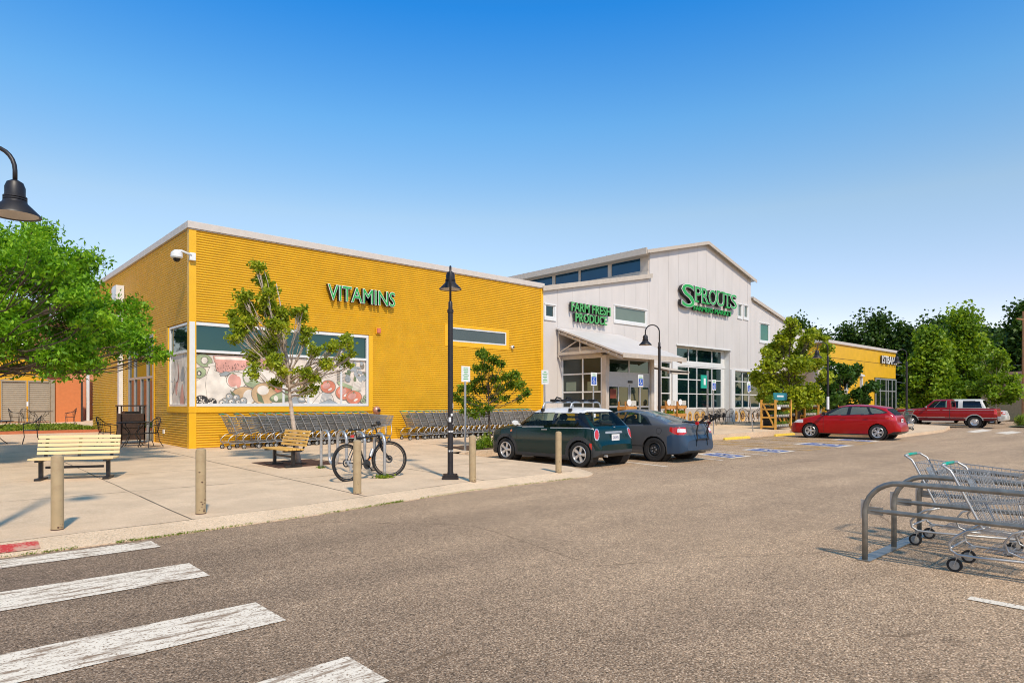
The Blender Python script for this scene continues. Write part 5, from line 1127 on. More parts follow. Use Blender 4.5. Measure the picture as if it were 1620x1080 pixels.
# ---------------- vehicles ----------------
def prof(keys,xs,sig=.02):
    k=np.array(keys,float); g=np.arange(k[0,0]-.3,k[-1,0]+.3,.005); v=np.interp(g,k[:,0],k[:,1])
    if sig>0:
        n=int(sig/.005*3); w=np.exp(-.5*(np.arange(-n,n+1)*.005/sig)**2); w/=w.sum(); v=np.convolve(np.pad(v,n,mode='edge'),w,'valid')
    return np.interp(xs,g,v)
def inpoly(x,z,P):
    r=np.zeros(x.shape,bool); n=len(P)
    for i in range(n):
        x0,z0=P[i]; x1,z1=P[(i+1)%n]
        c=((z0>z)!=(z1>z))&(x<(x1-x0)*(z-z0)/((z1-z0)+1e-12)+x0); r^=c
    return r
def car(name,label,sp,loc,rz,mats,res=.016,group=None,cat='car'):
    """sp: T,B,Z,W profiles over x (0 = nose); local frame: nose at -X end, +X to the tail, mid wheelbase at x=0 after shift"""
    L=sp['L']; t=empty(name,loc,rz,label,cat,group); x0=(sp['ax'][0]+sp['ax'][1])/2
    fine=np.arange(0,L+1e-9,.003); Tf=prof(sp['T'],fine,sp.get('sig',.02)); arc=np.concatenate([[0],np.cumsum(np.hypot(np.diff(fine),np.diff(Tf)))])
    n=int(arc[-1]/res); xs=np.interp(np.linspace(0,arc[-1],n),arc,fine)
    T=prof(sp['T'],xs,sp.get('sig',.02)); B=np.minimum(prof(sp['B'],xs,.04),T-.012); Z=prof(sp['Z'],xs,.03); W=prof(sp['W'],xs,.03)
    nn=prof(sp['n'],xs,.12); tum=prof(sp['tum'],xs,.1)
    B=np.maximum(B,Z+.05)
    MR=sp.get('mr',84); ring=np.zeros((n,MR,3)); reg=np.zeros((n,MR))
    for i in range(n):
        bot=np.stack([np.linspace(0,W[i]*.90,6)[:-1],np.full(5,Z[i])],1)
        h=np.linspace(0,1,46); z=Z[i]+h*(B[i]-Z[i]); bulge=sp.get('bulge',.10)
        y=W[i]*(1-bulge*(1-h)**3.0-sp.get('sh',.035)*h**2.5)
        if 'crease' in sp: zc,dc=sp['crease']; y-=dc*np.exp(-((z-zc)/.035)**2)
        side=np.stack([y,z],1); yb=y[-1]
        th=np.linspace(0,pi/2,60)[1:]; e=2/nn[i]
        zz=B[i]+(T[i]-B[i])*np.sin(th)**e; yy=(yb-tum[i]*(zz-B[i]))*np.cos(th)**e; up=np.stack([yy,zz],1)
        P=np.concatenate([bot,side,up]); r_=np.concatenate([np.zeros(5),np.full(46,1),np.full(59,2)])
        d=np.concatenate([[0],np.cumsum(np.linalg.norm(np.diff(P,axis=0),axis=1))])
        # share the samples: 4 bottom, 36 side, rest top
        ks=d[50]; q=np.concatenate([np.linspace(0,d[5],4)[:-1],np.linspace(d[5],ks,38),np.linspace(ks,d[-1],MR-41+1)[1:]])
        ring[i,:,0]=xs[i]; ring[i,:,1]=np.interp(q,d,P[:,0]); ring[i,:,2]=np.interp(q,d,P[:,1]); 
    up0=40
    V=np.concatenate([ring,ring[:,::-1][:,1:]*np.array([1,-1,1])],1)   # full ring right then left
    m=V.shape[1]
    du=np.gradient(V,axis=0); dv=np.gradient(V,axis=1); N=np.cross(du,dv); N/=np.linalg.norm(N,axis=2)[:,:,None]+1e-9
    cen=np.array([L/2,0,.7]); 
    if np.sum(N[n//2,30]*(V[n//2,30]-cen))<0: N=-N
    vid=np.arange(n*m).reshape(n,m)
    Q=np.stack([vid[:-1,:-1],vid[:-1,1:],vid[1:,1:],vid[1:,:-1]],-1).reshape(-1,4)
    jj=np.tile(np.arange(m-1),n-1); ii=np.repeat(np.arange(n-1),m-1); jh=np.where(jj<MR-1,jj,2*MR-3-jj); upper=jh>=up0
    verts=V.reshape(-1,3); norms=N.reshape(-1,3)
    # end caps, with a small bulge
    extraV=[];extraN=[];capQ=[];capu=[]
    for end,ix in ((0,0),(1,n-1)):
        K=40; rr_=V[ix,:MR]; yy=rr_[:,1]; zz=rr_[:,2]; f=np.linspace(1,-1,K+1)
        base=len(verts)+sum(len(e) for e in extraV)
        pv=np.stack([np.full((MR,K+1),xs[ix])+(1 if end else -1)*(.03*(1-f[None,:]**2))*np.ones((MR,1)),yy[:,None]*f[None,:],np.repeat(zz[:,None],K+1,1)],-1)
        nv=np.zeros_like(pv); nv[...,0]=1 if end else -1; nv[...,1]=(f*.12)[None,:]*1
        nv/=np.linalg.norm(nv,axis=2)[:,:,None]
        extraV.append(pv.reshape(-1,3)); extraN.append(nv.reshape(-1,3)); idx=np.arange(MR*(K+1)).reshape(MR,K+1)+base
        capQ.append(np.stack([idx[:-1,:-1],idx[:-1,1:],idx[1:,1:],idx[1:,:-1]],-1).reshape(-1,4))
    verts=np.concatenate([verts]+extraV); norms=np.concatenate([norms]+extraN)
    ncap=sum(len(c) for c in capQ); Q=np.concatenate([Q]+capQ); upper=np.concatenate([upper,np.zeros(ncap,bool)]); cap=np.concatenate([np.zeros(len(jj),bool),np.ones(ncap,bool)])
    c=verts[Q].mean(1); nf=norms[Q].mean(1); nf/=np.linalg.norm(nf,axis=1)[:,None]+1e-9
    X,Y,Zc=c[:,0],np.abs(c[:,1]),c[:,2]
    hw=np.interp(X,xs,W)
    d=dict(x=X,y=Y,z=Zc,ys=c[:,1],nx=nf[:,0],ny=np.abs(nf[:,1]),nz=nf[:,2],upper=upper,cap=cap,T=np.interp(X,xs,T),B=np.interp(X,xs,B),L=L,W=hw)
    cls=np.zeros(len(Q),int); names=['body']
    for nm,mask in sp['parts'](d): 
        if nm not in names: names.append(nm)
        cls[mask]=names.index(nm)
    wr=sp['wr']
    for k,ax in enumerate(sp['ax']):
        q=(np.hypot(X-ax,Zc-wr)<wr+sp.get('gap',.035))&(Y>hw*.55)&(~upper)&(~cap); cls[q]=-1
    keep=cls>=0
    body=None
    def comps(q):
        par={}
        def find(a):
            while par.setdefault(a,a)!=a: par[a]=par[par[a]]; a=par[a]
            return a
        for f in q:
            r0=find(int(f[0]))
            for v_ in f[1:]: par[find(int(v_))]=r0; r0=find(r0)
        lab=np.array([find(int(f[0])) for f in q]); return [q[lab==l] for l in np.unique(lab)]
    for ci,nm in enumerate(names):
        q_=Q[cls==ci]
        if len(q_)==0: continue
        pieces=[q_] if nm in ('body','door_gap','sill','bed_liner','roof') else [c_ for c_ in comps(q_) if len(c_)>=6]
        if nm=='door_gap': nm='door_seam'
        for q in pieces:
            u,inv=np.unique(q,return_inverse=True); inv=inv.reshape(q.shape); off=sp.get('inset',{}).get(nm,0)
            vv=verts[u]-norms[u]*off; vv=vv-np.array([x0,0,0])
            me=bpy.data.meshes.new(nm); me.vertices.add(len(u)); me.vertices.foreach_set('co',vv.astype(np.float32).reshape(-1)); k=len(q)
            gn=np.cross(vv[inv[:,1]]-vv[inv[:,0]]+vv[inv[:,2]]-vv[inv[:,3]],vv[inv[:,3]]-vv[inv[:,0]]+vv[inv[:,2]]-vv[inv[:,1]]); bad=(gn*norms[u][inv].mean(1)).sum(1)<0; fl=np.where(bad[:,None],inv[:,::-1],inv)
            me.loops.add(4*k); me.loops.foreach_set('vertex_index',fl.reshape(-1)); me.polygons.add(k); me.polygons.foreach_set('loop_start',np.arange(0,4*k,4)); me.polygons.foreach_set('loop_total',np.full(k,4))
            me.polygons.foreach_set('use_smooth',np.ones(k,bool)); me.update(); me.normals_split_custom_set_from_vertices([tuple(z) for z in norms[u]])
            me.materials.append(mats.get(nm,M['black'])); o=bpy.data.objects.new(nm,me); COL.objects.link(o); o.parent=t
    # wheel wells, underside, floor
    b=MB(); Wd=max(k[1] for k in sp['W'])
    for ax in sp['ax']:
        for s in (-1,1): b.lathe([(0,0),(wr+.05,0),(wr+.05,.30)],22,Matrix.Translation((ax-x0,s*(Wd-.35),wr+.01))@Matrix.Rotation(R(-90*s),4,'X'))
    b.box(.3-x0,-Wd*.8,sp['zf'],L-.25-x0,Wd*.8,sp['zf']+.03); b.build('underbody',M['rubber'],t)
    if sp.get('seats'):
        for sx in sp['seats']:
            for s in (-1,1):
                b=MB(); b.box(sx-x0-.25,s*.36-.22,sp['zf']+.1,sx-x0+.28,s*.36+.22,.62); b.bar((sx-x0+.25,s*.36,.55),(sx-x0+.40,s*.36,1.08),.42,.12); b.box(sx-x0+.33,s*.36-.12,1.09,sx-x0+.43,s*.36+.12,sp['hr']); b.build('seat',M['seat'],t,bevel=.04)
        sx=sp['seats'][0]-.42; b=MB(); b.lathe([(.17+.015*math.cos(a),.015*math.sin(a)) for a in np.linspace(0,2*pi,7)[:-1]],20,Matrix.Translation((sx-x0,-.36,.93))@Matrix.Rotation(R(65),4,'Y'),close=True); b.build('steering_wheel',M['rubber'],t)
        b=MB(); b.box(sx-x0-.45,-.64,.6,sx-x0-.12,.64,.93); b.build('dashboard',M['rubber'],t)
    # wheels
    for ax in sp['ax']:
        for s in (-1,1):
            wheel(t,(ax-x0,s*(Wd-sp.get('win',.025)),wr),s,wr,sp['rim'],mats['rim'],sp['style'])
    # mirrors
    mx,mz=sp['mirror']
    for s in (-1,1):
        yb=float(np.interp(mx,xs,W))*.96
        b=MB(); b.bar((mx-x0,s*(yb-.05),mz),(mx-x0,s*(yb+.08),mz+.03),.05,.04); b.lathe([(0,-.05),(.06,-.045),(.085,-.01),(.08,.03),(0,.035)],12,Matrix.Translation((mx-x0,s*(yb+.13),mz+.05))@Matrix.Rotation(R(90),4,'Y')@Matrix.Diagonal((.75,1.25,1,1))); b.build('mirror',mats.get('mirror',mats['body']),t,smooth='auto')
    t['x0']=x0; del t['x0']
    return t,x0
def wheel(parent,c,s,r,rim,rm,style):
    T=Matrix.Translation(c)@Matrix.Rotation(R(-90*s),4,'X')   # local +z outward
    b=MB(); w=.20; rt=rim*r
    b.lathe([(rt,-w),(r-.02,-w),(r,-w+.03),(r,-.035),(r-.012,-.008),(r-.05,0),(rt+.012,-.004),(rt,-.012)],40,T,close=True); wo=b.build('wheel',M['rubber'],parent,smooth='auto')
    b=MB(); b.lathe([(rt+.002,-.006),(rt-.004,.0),(rt-.022,-.004),(rt-.03,-.03),(rt-.035,-.12)],36,T)
    if style=='steel':
        b.lathe([(rt-.03,-.06),(rt*.72,-.03),(rt*.62,-.018),(rt*.45,-.04),(rt*.30,-.03),(rt*.22,-.02),(0,-.02)],30,T)
        o=b.build('rim',rm,wo,smooth='auto'); b=MB()
        for k in range(5): a=k*2*pi/5; b.lathe([(0,.0),(.016,.0),(.018,-.02)],8,T@Matrix.Translation((rt*.32*math.cos(a),rt*.32*math.sin(a),0)))
        b.build('wheel_nuts',M['alu'],o); b=MB()
        for k in range(12): a=k*2*pi/12; b.lathe([(0,-.024),(.016,-.024)],8,T@Matrix.Translation((rt*.62*math.cos(a),rt*.62*math.sin(a),.008)))
        b.build('vents',M['black'],o)
    elif style=='cap':
        b.lathe([(rt-.03,-.05),(rt*.82,-.02),(rt*.70,-.03),(rt*.60,-.01),(rt*.45,-.035),(rt*.34,-.01),(rt*.28,.02),(0,.025)],30,T); b.build('rim',rm,wo,smooth='auto')
    else:
        N,sw,split=style
        b.lathe([(0,-.012),(.035,-.010),(.055,-.022),(.06,-.06)],20,T)
        for k in range(N):
            a=k*2*pi/N
            for q in ((0,) if not split else (-1,1)):
                a1=a+q*.10; a2=a+q*split; p=Vector((.035*math.cos(a1),.035*math.sin(a1),-.026)); e=Vector(((rt-.012)*math.cos(a2),(rt-.012)*math.sin(a2),-.016))
                d=(e-p).normalized(); side=Vector((-d.y,d.x,0)); w0,w1=(sw*.62,sw) if not split else (sw,sw*.9)
                v=[p-side*w0,p+side*w0,e+side*w1,e-side*w1]; v2=[x+Vector((0,0,-.035)) for x in v]
                b.add([T@x for x in v+v2],[(0,1,2,3),(4,7,6,5),(0,4,5,1),(1,5,6,2),(2,6,7,3),(3,7,4,0)])
        o=b.build('rim',rm,wo,smooth='auto'); b=MB(); b.lathe([(rt-.04,-.10),(.03,-.10)],24,T); b.build('brake_disc',M['steelwheel'],o)
M['seat']=mat('seat_cloth',(.045,.04,.038),.9)
def paint(name,col,metal=.0,rough=.32,coat=.9): return mat(name,col,rough,metal=metal,coat=coat*.55,var=.05,nscale=2,spec=.3)
def arch(d,ax,wr,r): return (np.hypot(d['x']-ax,d['z']-wr)<r)&(~d['upper'])&(~d['cap'])&(d['ny']>.35)
# --- small green hatchback with a white roof
MINI=dict(L=3.70,ax=(.72,3.187),wr=.30,rim=.68,style=(5,.040,0),zf=.22,mirror=(1.18,.96),bulge=.06,sh=.05,
 T=[(0,.50),(.03,.66),(.10,.80),(.25,.89),(.6,.965),(1.02,1.02),(1.10,1.04),(1.52,1.355),(1.75,1.40),(2.3,1.415),(2.9,1.40),(3.14,1.365),(3.20,1.32),(3.50,.965),(3.58,.91),(3.625,.70),(3.64,.61),(3.685,.585),(3.70,.50)],
 B=[(0,.45),(.1,.70),(.3,.78),(1.1,.87),(3.4,.915),(3.55,.90),(3.60,.82),(3.64,.56),(3.70,.45)],
 Z=[(0,.28),(.1,.20),(.5,.18),(3.2,.18),(3.6,.24),(3.70,.34)],W=[(0,.56),(.05,.66),(.2,.77),(.5,.83),(1.2,.825),(2.6,.83),(3.1,.84),(3.35,.82),(3.52,.78),(3.60,.745),(3.66,.70),(3.70,.60)],
 n=[(0,2.4),(1.0,2.5),(1.5,3.6),(3.3,4.2),(3.6,4.5),(3.7,3)],tum=[(0,.2),(1.3,.24),(3.4,.24),(3.6,.2)],seats=(1.95,2.7),hr=1.24,inset={'side_window':.006,'rear_window':.004,'windscreen':.004})
def mparts(d):
    x,z,y=d['x'],d['z'],d['y']; up=d['upper']; side=up&(d['ny']>.42)
    gh=up&(x>1.02)&(x<3.62)&(z>.925)&(z<1.275)
    yield 'pillars',side&gh
    yield 'windscreen',up&(x>1.08)&(x<1.50)&(y<.60)&(z>1.04)&(z<1.34)&(d['ny']<.5)
    yield 'rear_window',up&(x>3.18)&(x<3.60)&(z>.96)&(z<1.30)&(y<.62)&(d['ny']<.5)
    yield 'side_window',side&(inpoly(x,z,[(1.27,.945),(1.60,1.245),(2.30,1.26),(2.30,.945)])|inpoly(x,z,[(2.40,.945),(2.42,1.26),(2.94,1.25),(3.10,.945)]))
    yield 'roof',up&(z>1.275)&(x>1.42)&(x<3.24)&~((x>3.18)&(y<.62)&(z<1.30))
    yield 'belt_chrome',(z>.905)&(z<.925)&(x>1.1)&(x<3.59)&(d['ny']>.3)
    for ax in (.72,3.187): yield 'arch_trim',arch(d,ax,.30,.425)
    yield 'arch_trim',(z<.275)&(~up)
    yield 'arch_trim',(x>3.45)&(z<.40)
    for s in (.998,2.36): yield 'door_gap',(np.abs(x-(s+.12))<.007)&(~up)&(z>.28)&(d['ny']>.4)
    q=np.hypot((y-.655)/.085,(z-.775)/.135); q2=(x>3.56)&(x<3.66)
    s=y+(3.62-x)*1.0
    e=np.hypot((s-.685)/.095,(z-.775)/.140)
    yield 'lamp_rim',(x>3.48)&(e<1)&(x<3.645)
    yield 'tail_lamp',(x>3.48)&(e<.78)&(x<3.645)
    yield 'chrome_handle',(x>3.585)&(np.abs(z-.815)<.022)&(y<.33)
    yield 'rear_recess',(x>3.60)&(x<3.645)&(np.abs(z-.70)<.085)&(y<.30)
    yield 'side_marker',(np.abs(x-3.50)<.03)&(np.abs(z-.50)<.07)&(~up)&(d['ny']>.4)&(np.hypot(x-3.187,z-.3)<.425)
    f=np.hypot((x-.92)/.035,(z-.80)/.03); yield 'indicator',(f<1)&(d['ny']>.4)
    h=np.hypot((y-.57)/.11,(z-.72)/.13); yield 'headlamp',(x<.22)&(h<1)
MINI['parts']=mparts
gm=paint('green_car_paint',(.001,.020,.019),rough=.2,coat=.6)
mm=dict(body=gm,roof=paint('white_roof_paint',(.75,.73,.70)),pillars=M['cglass_dark'],windscreen=M['cglass'],rear_window=M['cglass'],side_window=M['cglass'],belt_chrome=M['chrome'],arch_trim=mat('dark_arch_plastic',(.035,.038,.04),.6),door_gap=M['black'],lamp_rim=M['alu'],tail_lamp=M['red_lens'],chrome_handle=M['chrome'],rear_recess=gm,side_marker=M['red_lens'],indicator=M['orange_lens'],headlamp=M['white_lens'],rim=M['alu'],mirror=M['white'])
CY=.5*(9.60+12.06)
mini,x0=car('parked_car','small dark green hatchback with white roof and roof carriers, parked by the kerb',MINI,(12.24,11.47,.0),R(-87.4),mm,res=.013)
def plate(par,x,z,y0=0,txt='ZKM76'):
    b=MB(); b.box(x,y0-.15,z-.075,x+.012,y0+.15,z+.075); p=b.build('number_plate',M['white'],par)
    Mx=Matrix.Translation((x+.014,0,0))@Matrix(((0,0,1,0),(1,0,0,0),(0,1,0,0),(0,0,0,1)))
    fit_letters('plate_lettering',[(txt,y0-.11,y0+.11,z-.035,z+.03)],mat('plate_blue',(.05,.07,.2),.5),p,Mx,.002,0,0)
plate(mini,3.645-x0,.695)
b=MB(); b.box(3.60-x0,-.025,.93,3.62-x0,.025,.95); b.build('badge',M['chrome'],mini)
b=MB(); b.bar((3.50-x0,.1,1.0),(3.47-x0,-.32,1.03),.025,.02); b.build('rear_wiper',M['black'],mini)
b=MB(); b.tube([(3.66-x0,-.45,.27),(3.74-x0,-.45,.27)],.03,12); b.build('exhaust',M['chrome'],mini)
for s in (-1,1): b=MB(); b.bar((2.02-x0,s*.845,.86),(2.20-x0,s*.845,.862),.02,.025); b.build('door_handle',M['chrome'],mini,bevel=.004)
for xx in (1.85,2.75):
    b=MB(); z=1.40; b.tube([(xx-x0,-.60,z-.09),(xx-x0,-.60,z-.0),(xx-x0,-.55,z+.10),(xx-x0,-.45,z+.13),(xx-x0,.45,z+.13),(xx-x0,.55,z+.10),(xx-x0,.60,z),(xx-x0,.60,z-.09)],.022,8); o=b.build('roof_bar',M['steel'],mini,smooth=True)
    for s in (-1,1): b=MB(); b.box(xx-x0-.04,s*.60-.035,z-.11,xx-x0+.04,s*.60+.035,z-.02); b.build('roof_bar_foot',M['black'],o,bevel=.01)
for yy in (-.18,.22):
    b=MB(); b.bar((1.75-x0,yy,1.575),(2.95-x0,yy,1.575),.05,.03); b.box(1.80-x0,yy-.09,1.55,1.98-x0,yy+.09,1.61); b.box(2.66-x0,yy-.08,1.55,2.84-x0,yy+.08,1.60); b.tube([(1.9-x0,yy,1.6),(1.95-x0,yy,1.66),(2.1-x0,yy,1.62)],.02,6); b.build('bike_carrier_tray',M['black'],mini,bevel=.008)
b=MB(); b.box(3.30-x0,-.40,1.16,3.315-x0,-.34,1.26); b.build('window_sticker',M['white'],mini)
# --- grey coupe with a blue bumper
CIV=dict(L=4.44,ax=(.93,3.58),wr=.315,rim=.63,style='steel',zf=.2,mirror=(1.55,.98),bulge=.07,sh=.05,
 T=[(0,.50),(.05,.64),(.3,.75),(.9,.86),(1.2,.94),(1.28,.97),(2.05,1.30),(2.35,1.345),(2.65,1.345),(3.0,1.295),(3.4,1.175),(3.85,1.015),(3.95,.995),(4.25,.985),(4.30,.96),(4.345,.84),(4.375,.70),(4.40,.655),(4.43,.64),(4.44,.55)],
 B=[(0,.45),(.3,.68),(1.2,.85),(2.5,.90),(3.5,.945),(4.0,.93),(4.25,.90),(4.34,.76),(4.38,.62),(4.44,.46)],
 Z=[(0,.26),(.2,.19),(3.9,.19),(4.3,.24),(4.44,.32)],W=[(0,.55),(.08,.68),(.3,.80),(.8,.86),(2.2,.875),(3.6,.875),(4.1,.84),(4.3,.79),(4.40,.72),(4.44,.62)],
 n=[(0,2.4),(1.2,2.6),(1.9,3.0),(3.1,3.0),(3.9,2.8),(4.3,3.4),(4.44,3)],tum=[(0,.25),(1.3,.36),(3.4,.36),(4.1,.2)],seats=(2.2,3.0),hr=1.17,inset={'side_window':.006})
def cparts(d):
    x,z,y=d['x'],d['z'],d['y']; up=d['upper']; side=up&(d['ny']>.40)
    yield 'windscreen',up&(x>1.30)&(x<2.06)&(y<.62-.12*(z-.97)*2)&(d['ny']<.45)
    yield 'rear_window',up&(x>2.86)&(x<3.86)&(y<.56)&(d['ny']<.45)
    win=[(1.55,.955),(2.12,1.235),(2.55,1.275),(2.95,1.225),(3.24,1.10),(3.42,.965)]
    yield 'window_surround',side&inpoly(x,z,[(1.45,.935),(2.10,1.26),(2.55,1.302),(2.99,1.25),(3.31,1.11),(3.52,.945)])
    yield 'side_window',side&inpoly(x,z,win)&~((x>2.56)&(x<2.63))
    bm=(((x>3.95)&(z<.715-.0*(x)))&(z<.60+.42*(x-3.80)))&~up | (d['cap']&(x>3)) | (up&(x>4.36)&(z<.69))
    yield 'rear_bumper',bm|((x>4.355)&(z<.70))
    yield 'tail_lamp',(x>4.02)&(x<4.36)&(z>.715)&(z<.90)&(z>.715+.55*(4.18-x))&((y+(4.40-x)*.8)>.60)
    yield 'clear_lamp',(x>4.22)&(x<4.36)&(z>.775)&(z<.865)&((y+(4.40-x)*.8)>.62)
    yield 'door_gap',(np.abs(x-2.80)<.006)&(~up)&(z>.3)&(d['ny']>.4)
    yield 'door_gap',(np.abs(z-.40)<.006)&(~up)&(x>1.2)&(x<3.3)&(d['ny']>.4)
    r=np.hypot(x-3.72,z-.80); yield 'door_gap',(np.abs(r-.075)<.0055)&(d['ny']>.4)
    yield 'sill',(z<.215)
    yield 'headlamp',(x<.4)&(z>.58)&(z<.72)&(y>.45)
CIV['parts']=cparts
gp=mat('satin_grey_paint',(.085,.084,.084),.36,coat=.45,var=.1,nscale=2,stain=(.10,.09,.085),stain_scale=2.5,stain_amt=.5)
cmats=dict(body=gp,windscreen=M['cglass'],rear_window=glass('pale_rear_glass',(.16,.18,.17),trans=.25,tint=(.8,.85,.85)),window_surround=M['black'],side_window=M['cglass'],rear_bumper=paint('blue_bumper_paint',(.030,.060,.105),rough=.4,coat=.4),tail_lamp=M['red_lens'],clear_lamp=M['white_lens'],door_gap=M['black'],sill=M['black'],headlamp=M['white_lens'],rim=M['steelwheel'],mirror=gp)
civ,c0=car('parked_car','dark grey coupe with blue rear bumper, black steel wheels and trunk bicycle carrier',CIV,(14.80,11.22,0),R(-88),cmats,res=.014)
b=MB(); b.box(4.40-c0,-.32,.385,4.455-c0,.32,.40); b.build('bumper_strip',M['steel'],civ)
for s in (-1,1): b=MB(); b.bar((2.55-c0,s*.88,.80),(2.72-c0,s*.88,.80),.02,.028); b.build('door_handle',gp,civ)
def carrier():
    t=empty('trunk_bike_carrier',(0,0,0),0,'black strap-on bicycle carrier with red caps mounted on the trunk of the grey coupe','bike carrier'); t.matrix_world=civ.matrix_basis.copy(); t.location=civ.location; t.rotation_euler=civ.rotation_euler
    X=lambda v:v-c0
    b=MB()
    for s in (-1,1):
        b.tube([(X(4.50),s*.27,.56),(X(4.47),s*.27,.80),(X(4.52),s*.26,1.0)],.018,8); b.tube([(X(4.52),s*.26,1.0),(X(4.10),s*.27,1.03)],.018,8); b.tube([(X(4.52),s*.26,1.0),(X(4.72),s*.22,1.18)],.018,8); b.tube([(X(4.52),s*.26,.99),(X(4.44),s*.24,.70)],.012,8)
    b.tube([(X(4.5),-.3,.60),(X(4.5),.3,.60)],.013,8); b.tube([(X(4.10),-.33,1.03),(X(4.10),.33,1.03)],.016,8); b.tube([(X(4.52),-.27,1.0),(X(4.52),.27,1.0)],.02,8); b.build('frame',M['black'],t,smooth='auto')
    for s in (-1,1):
        b=MB(); b.tube([(X(4.52),s*.24,1.0),(X(4.80),s*.22,1.15),(X(5.02),s*.20,1.18)],.015,8); ar=b.build('arm',M['black'],t)
        for q in (4.70,4.84,4.97): b=MB(); b.box(X(q)-.03,s*.21-.03,1.15+(q-4.84)*.2,X(q)+.03,s*.21+.03,1.23+(q-4.84)*.2); b.tube([(X(q),s*.21,1.2),(X(q)-.02,s*.21,1.08)],.014,5); b.build('cradle',M['black'],ar)
        b=MB(); b.lathe([(0,0),(.045,0),(.045,.05),(0,.05)],12,Matrix.Translation((X(4.52),s*.30,1.0))@Matrix.Rotation(R(90),4,'X')); b.build('hub_cap',M['red_lens'],t)
    b=MB()
    for y0,z0,y1,z1 in ((-.2,1.0,-.36,.93),(.2,1.0,.36,.93),(-.24,.62,-.28,.42),(.24,.62,.28,.42)): b.bar((X(4.47),y0,z0),(X(4.41 if z1>.5 else 4.47),y1,z1),.025,.004)
    b.tube([(X(4.6),-.2,1.05),(X(4.66),0,.8),(X(4.55),.1,.66),(X(4.5),.2,.8)],.008,5); b.tube([(X(4.75),-.2,1.14),(X(4.75),-.16,1.32),(X(4.9),0,1.32),(X(4.95),.2,1.15)],.007,5); b.build('straps',M['black'],t)
carrier()
# --- red five-door hatchback
FOC=dict(L=4.36,ax=(.93,3.58),wr=.32,rim=.67,style=(5,.020,.22),zf=.22,mirror=(1.52,1.03),bulge=.07,sh=.05,crease=(.86,.006),
 T=[(0,.52),(.05,.68),(.3,.83),(.85,.96),(1.05,1.01),(1.15,1.04),(1.95,1.385),(2.3,1.45),(2.7,1.465),(3.3,1.43),(3.80,1.35),(3.86,1.30),(4.14,1.04),(4.20,.97),(4.235,.80),(4.26,.69),(4.33,.655),(4.36,.52)],
 B=[(0,.48),(.3,.72),(1.1,.90),(2.5,.985),(3.6,1.05),(4.0,1.02),(4.18,.90),(4.26,.64),(4.36,.47)],
 Z=[(0,.26),(.2,.20),(3.8,.20),(4.2,.25),(4.36,.34)],W=[(0,.55),(.08,.70),(.3,.83),(.8,.90),(2.2,.905),(3.6,.91),(4.0,.875),(4.2,.82),(4.30,.75),(4.36,.62)],
 n=[(0,2.4),(1.2,2.6),(1.9,3.0),(3.8,3.4),(4.2,4),(4.36,3)],tum=[(0,.25),(1.3,.34),(3.7,.34),(4.1,.25)],seats=(2.1,2.95),hr=1.26,inset={'side_window':.006})
def fparts(d):
    x,z,y=d['x'],d['z'],d['y']; up=d['upper']; side=up&(d['ny']>.40)
    yield 'windscreen',up&(x>1.17)&(x<1.97)&(y<.64)&(d['ny']<.45)
    yield 'rear_window',up&(x>3.86)&(x<4.17)&(z>1.02)&(z<1.29)&(y<.62)
    yield 'window_surround',side&inpoly(x,z,[(1.25,.975),(2.05,1.345),(2.6,1.395),(3.3,1.36),(3.62,1.28),(3.95,1.13),(3.80,1.085),(3.2,1.03)])
    yield 'side_window',side&(inpoly(x,z,[(1.62,1.01),(2.12,1.325),(2.42,1.36),(2.40,1.02)])|inpoly(x,z,[(2.53,1.03),(2.55,1.365),(3.12,1.345),(3.28,1.085),(3.22,1.06)])|inpoly(x,z,[(3.22,1.335),(3.60,1.26),(3.86,1.135),(3.74,1.10),(3.36,1.09)])|inpoly(x,z,[(1.36,.995),(1.56,1.10),(1.56,1.005)]))
    yield 'tail_lamp',(x>3.86)&(x<4.24)&(z>.80)&(z<1.02)&((y+(4.28-x)*.6)>.66)&(z>.80+.35*(4.1-x))&(~(up&(d['nz']>.6)))
    yield 'sill',(z<.235)|((x>3.95)&(z<.36)&(z<.25+.4*(x-3.9)))
    for s in (1.47,2.47,3.32): yield 'door_gap',(np.abs(x-s)<.006)&(~up)&(z>.27)&(z<1.0)&(d['ny']>.4)
    yield 'headlamp',(x<.62)&(x>.1)&(z>.66)&(z<.80)&(y>.5)&(z<.70+.30*x)
    yield 'grille',(x<.14)&(y<.5)&(z<.5)
FOC['parts']=fparts
rp=paint('red_car_paint',(.36,.002,.003),rough=.3,coat=.45)
fm=dict(body=rp,windscreen=M['cglass'],rear_window=M['cglass'],window_surround=M['black'],side_window=glass('pale_car_glass',(.15,.17,.145),trans=.25,tint=(.8,.9,.82)),tail_lamp=M['red_lens'],sill=M['black'],door_gap=M['black'],headlamp=M['white_lens'],grille=M['black'],rim=M['alu'],mirror=M['black'])
foc,f0=car('parked_car','bright red five-door hatchback parked beside the plant racks',FOC,(29.68,10.83,0),R(-86.3),fm,res=.018)
for s in (-1,1):
    for xx in (2.22,3.08): b=MB(); b.bar((xx-f0,s*.905,.90),(xx+.18-f0,s*.905,.905),.02,.03); b.build('door_handle',rp,foc)
plate(foc,4.262-f0,.80,txt='417RCB')
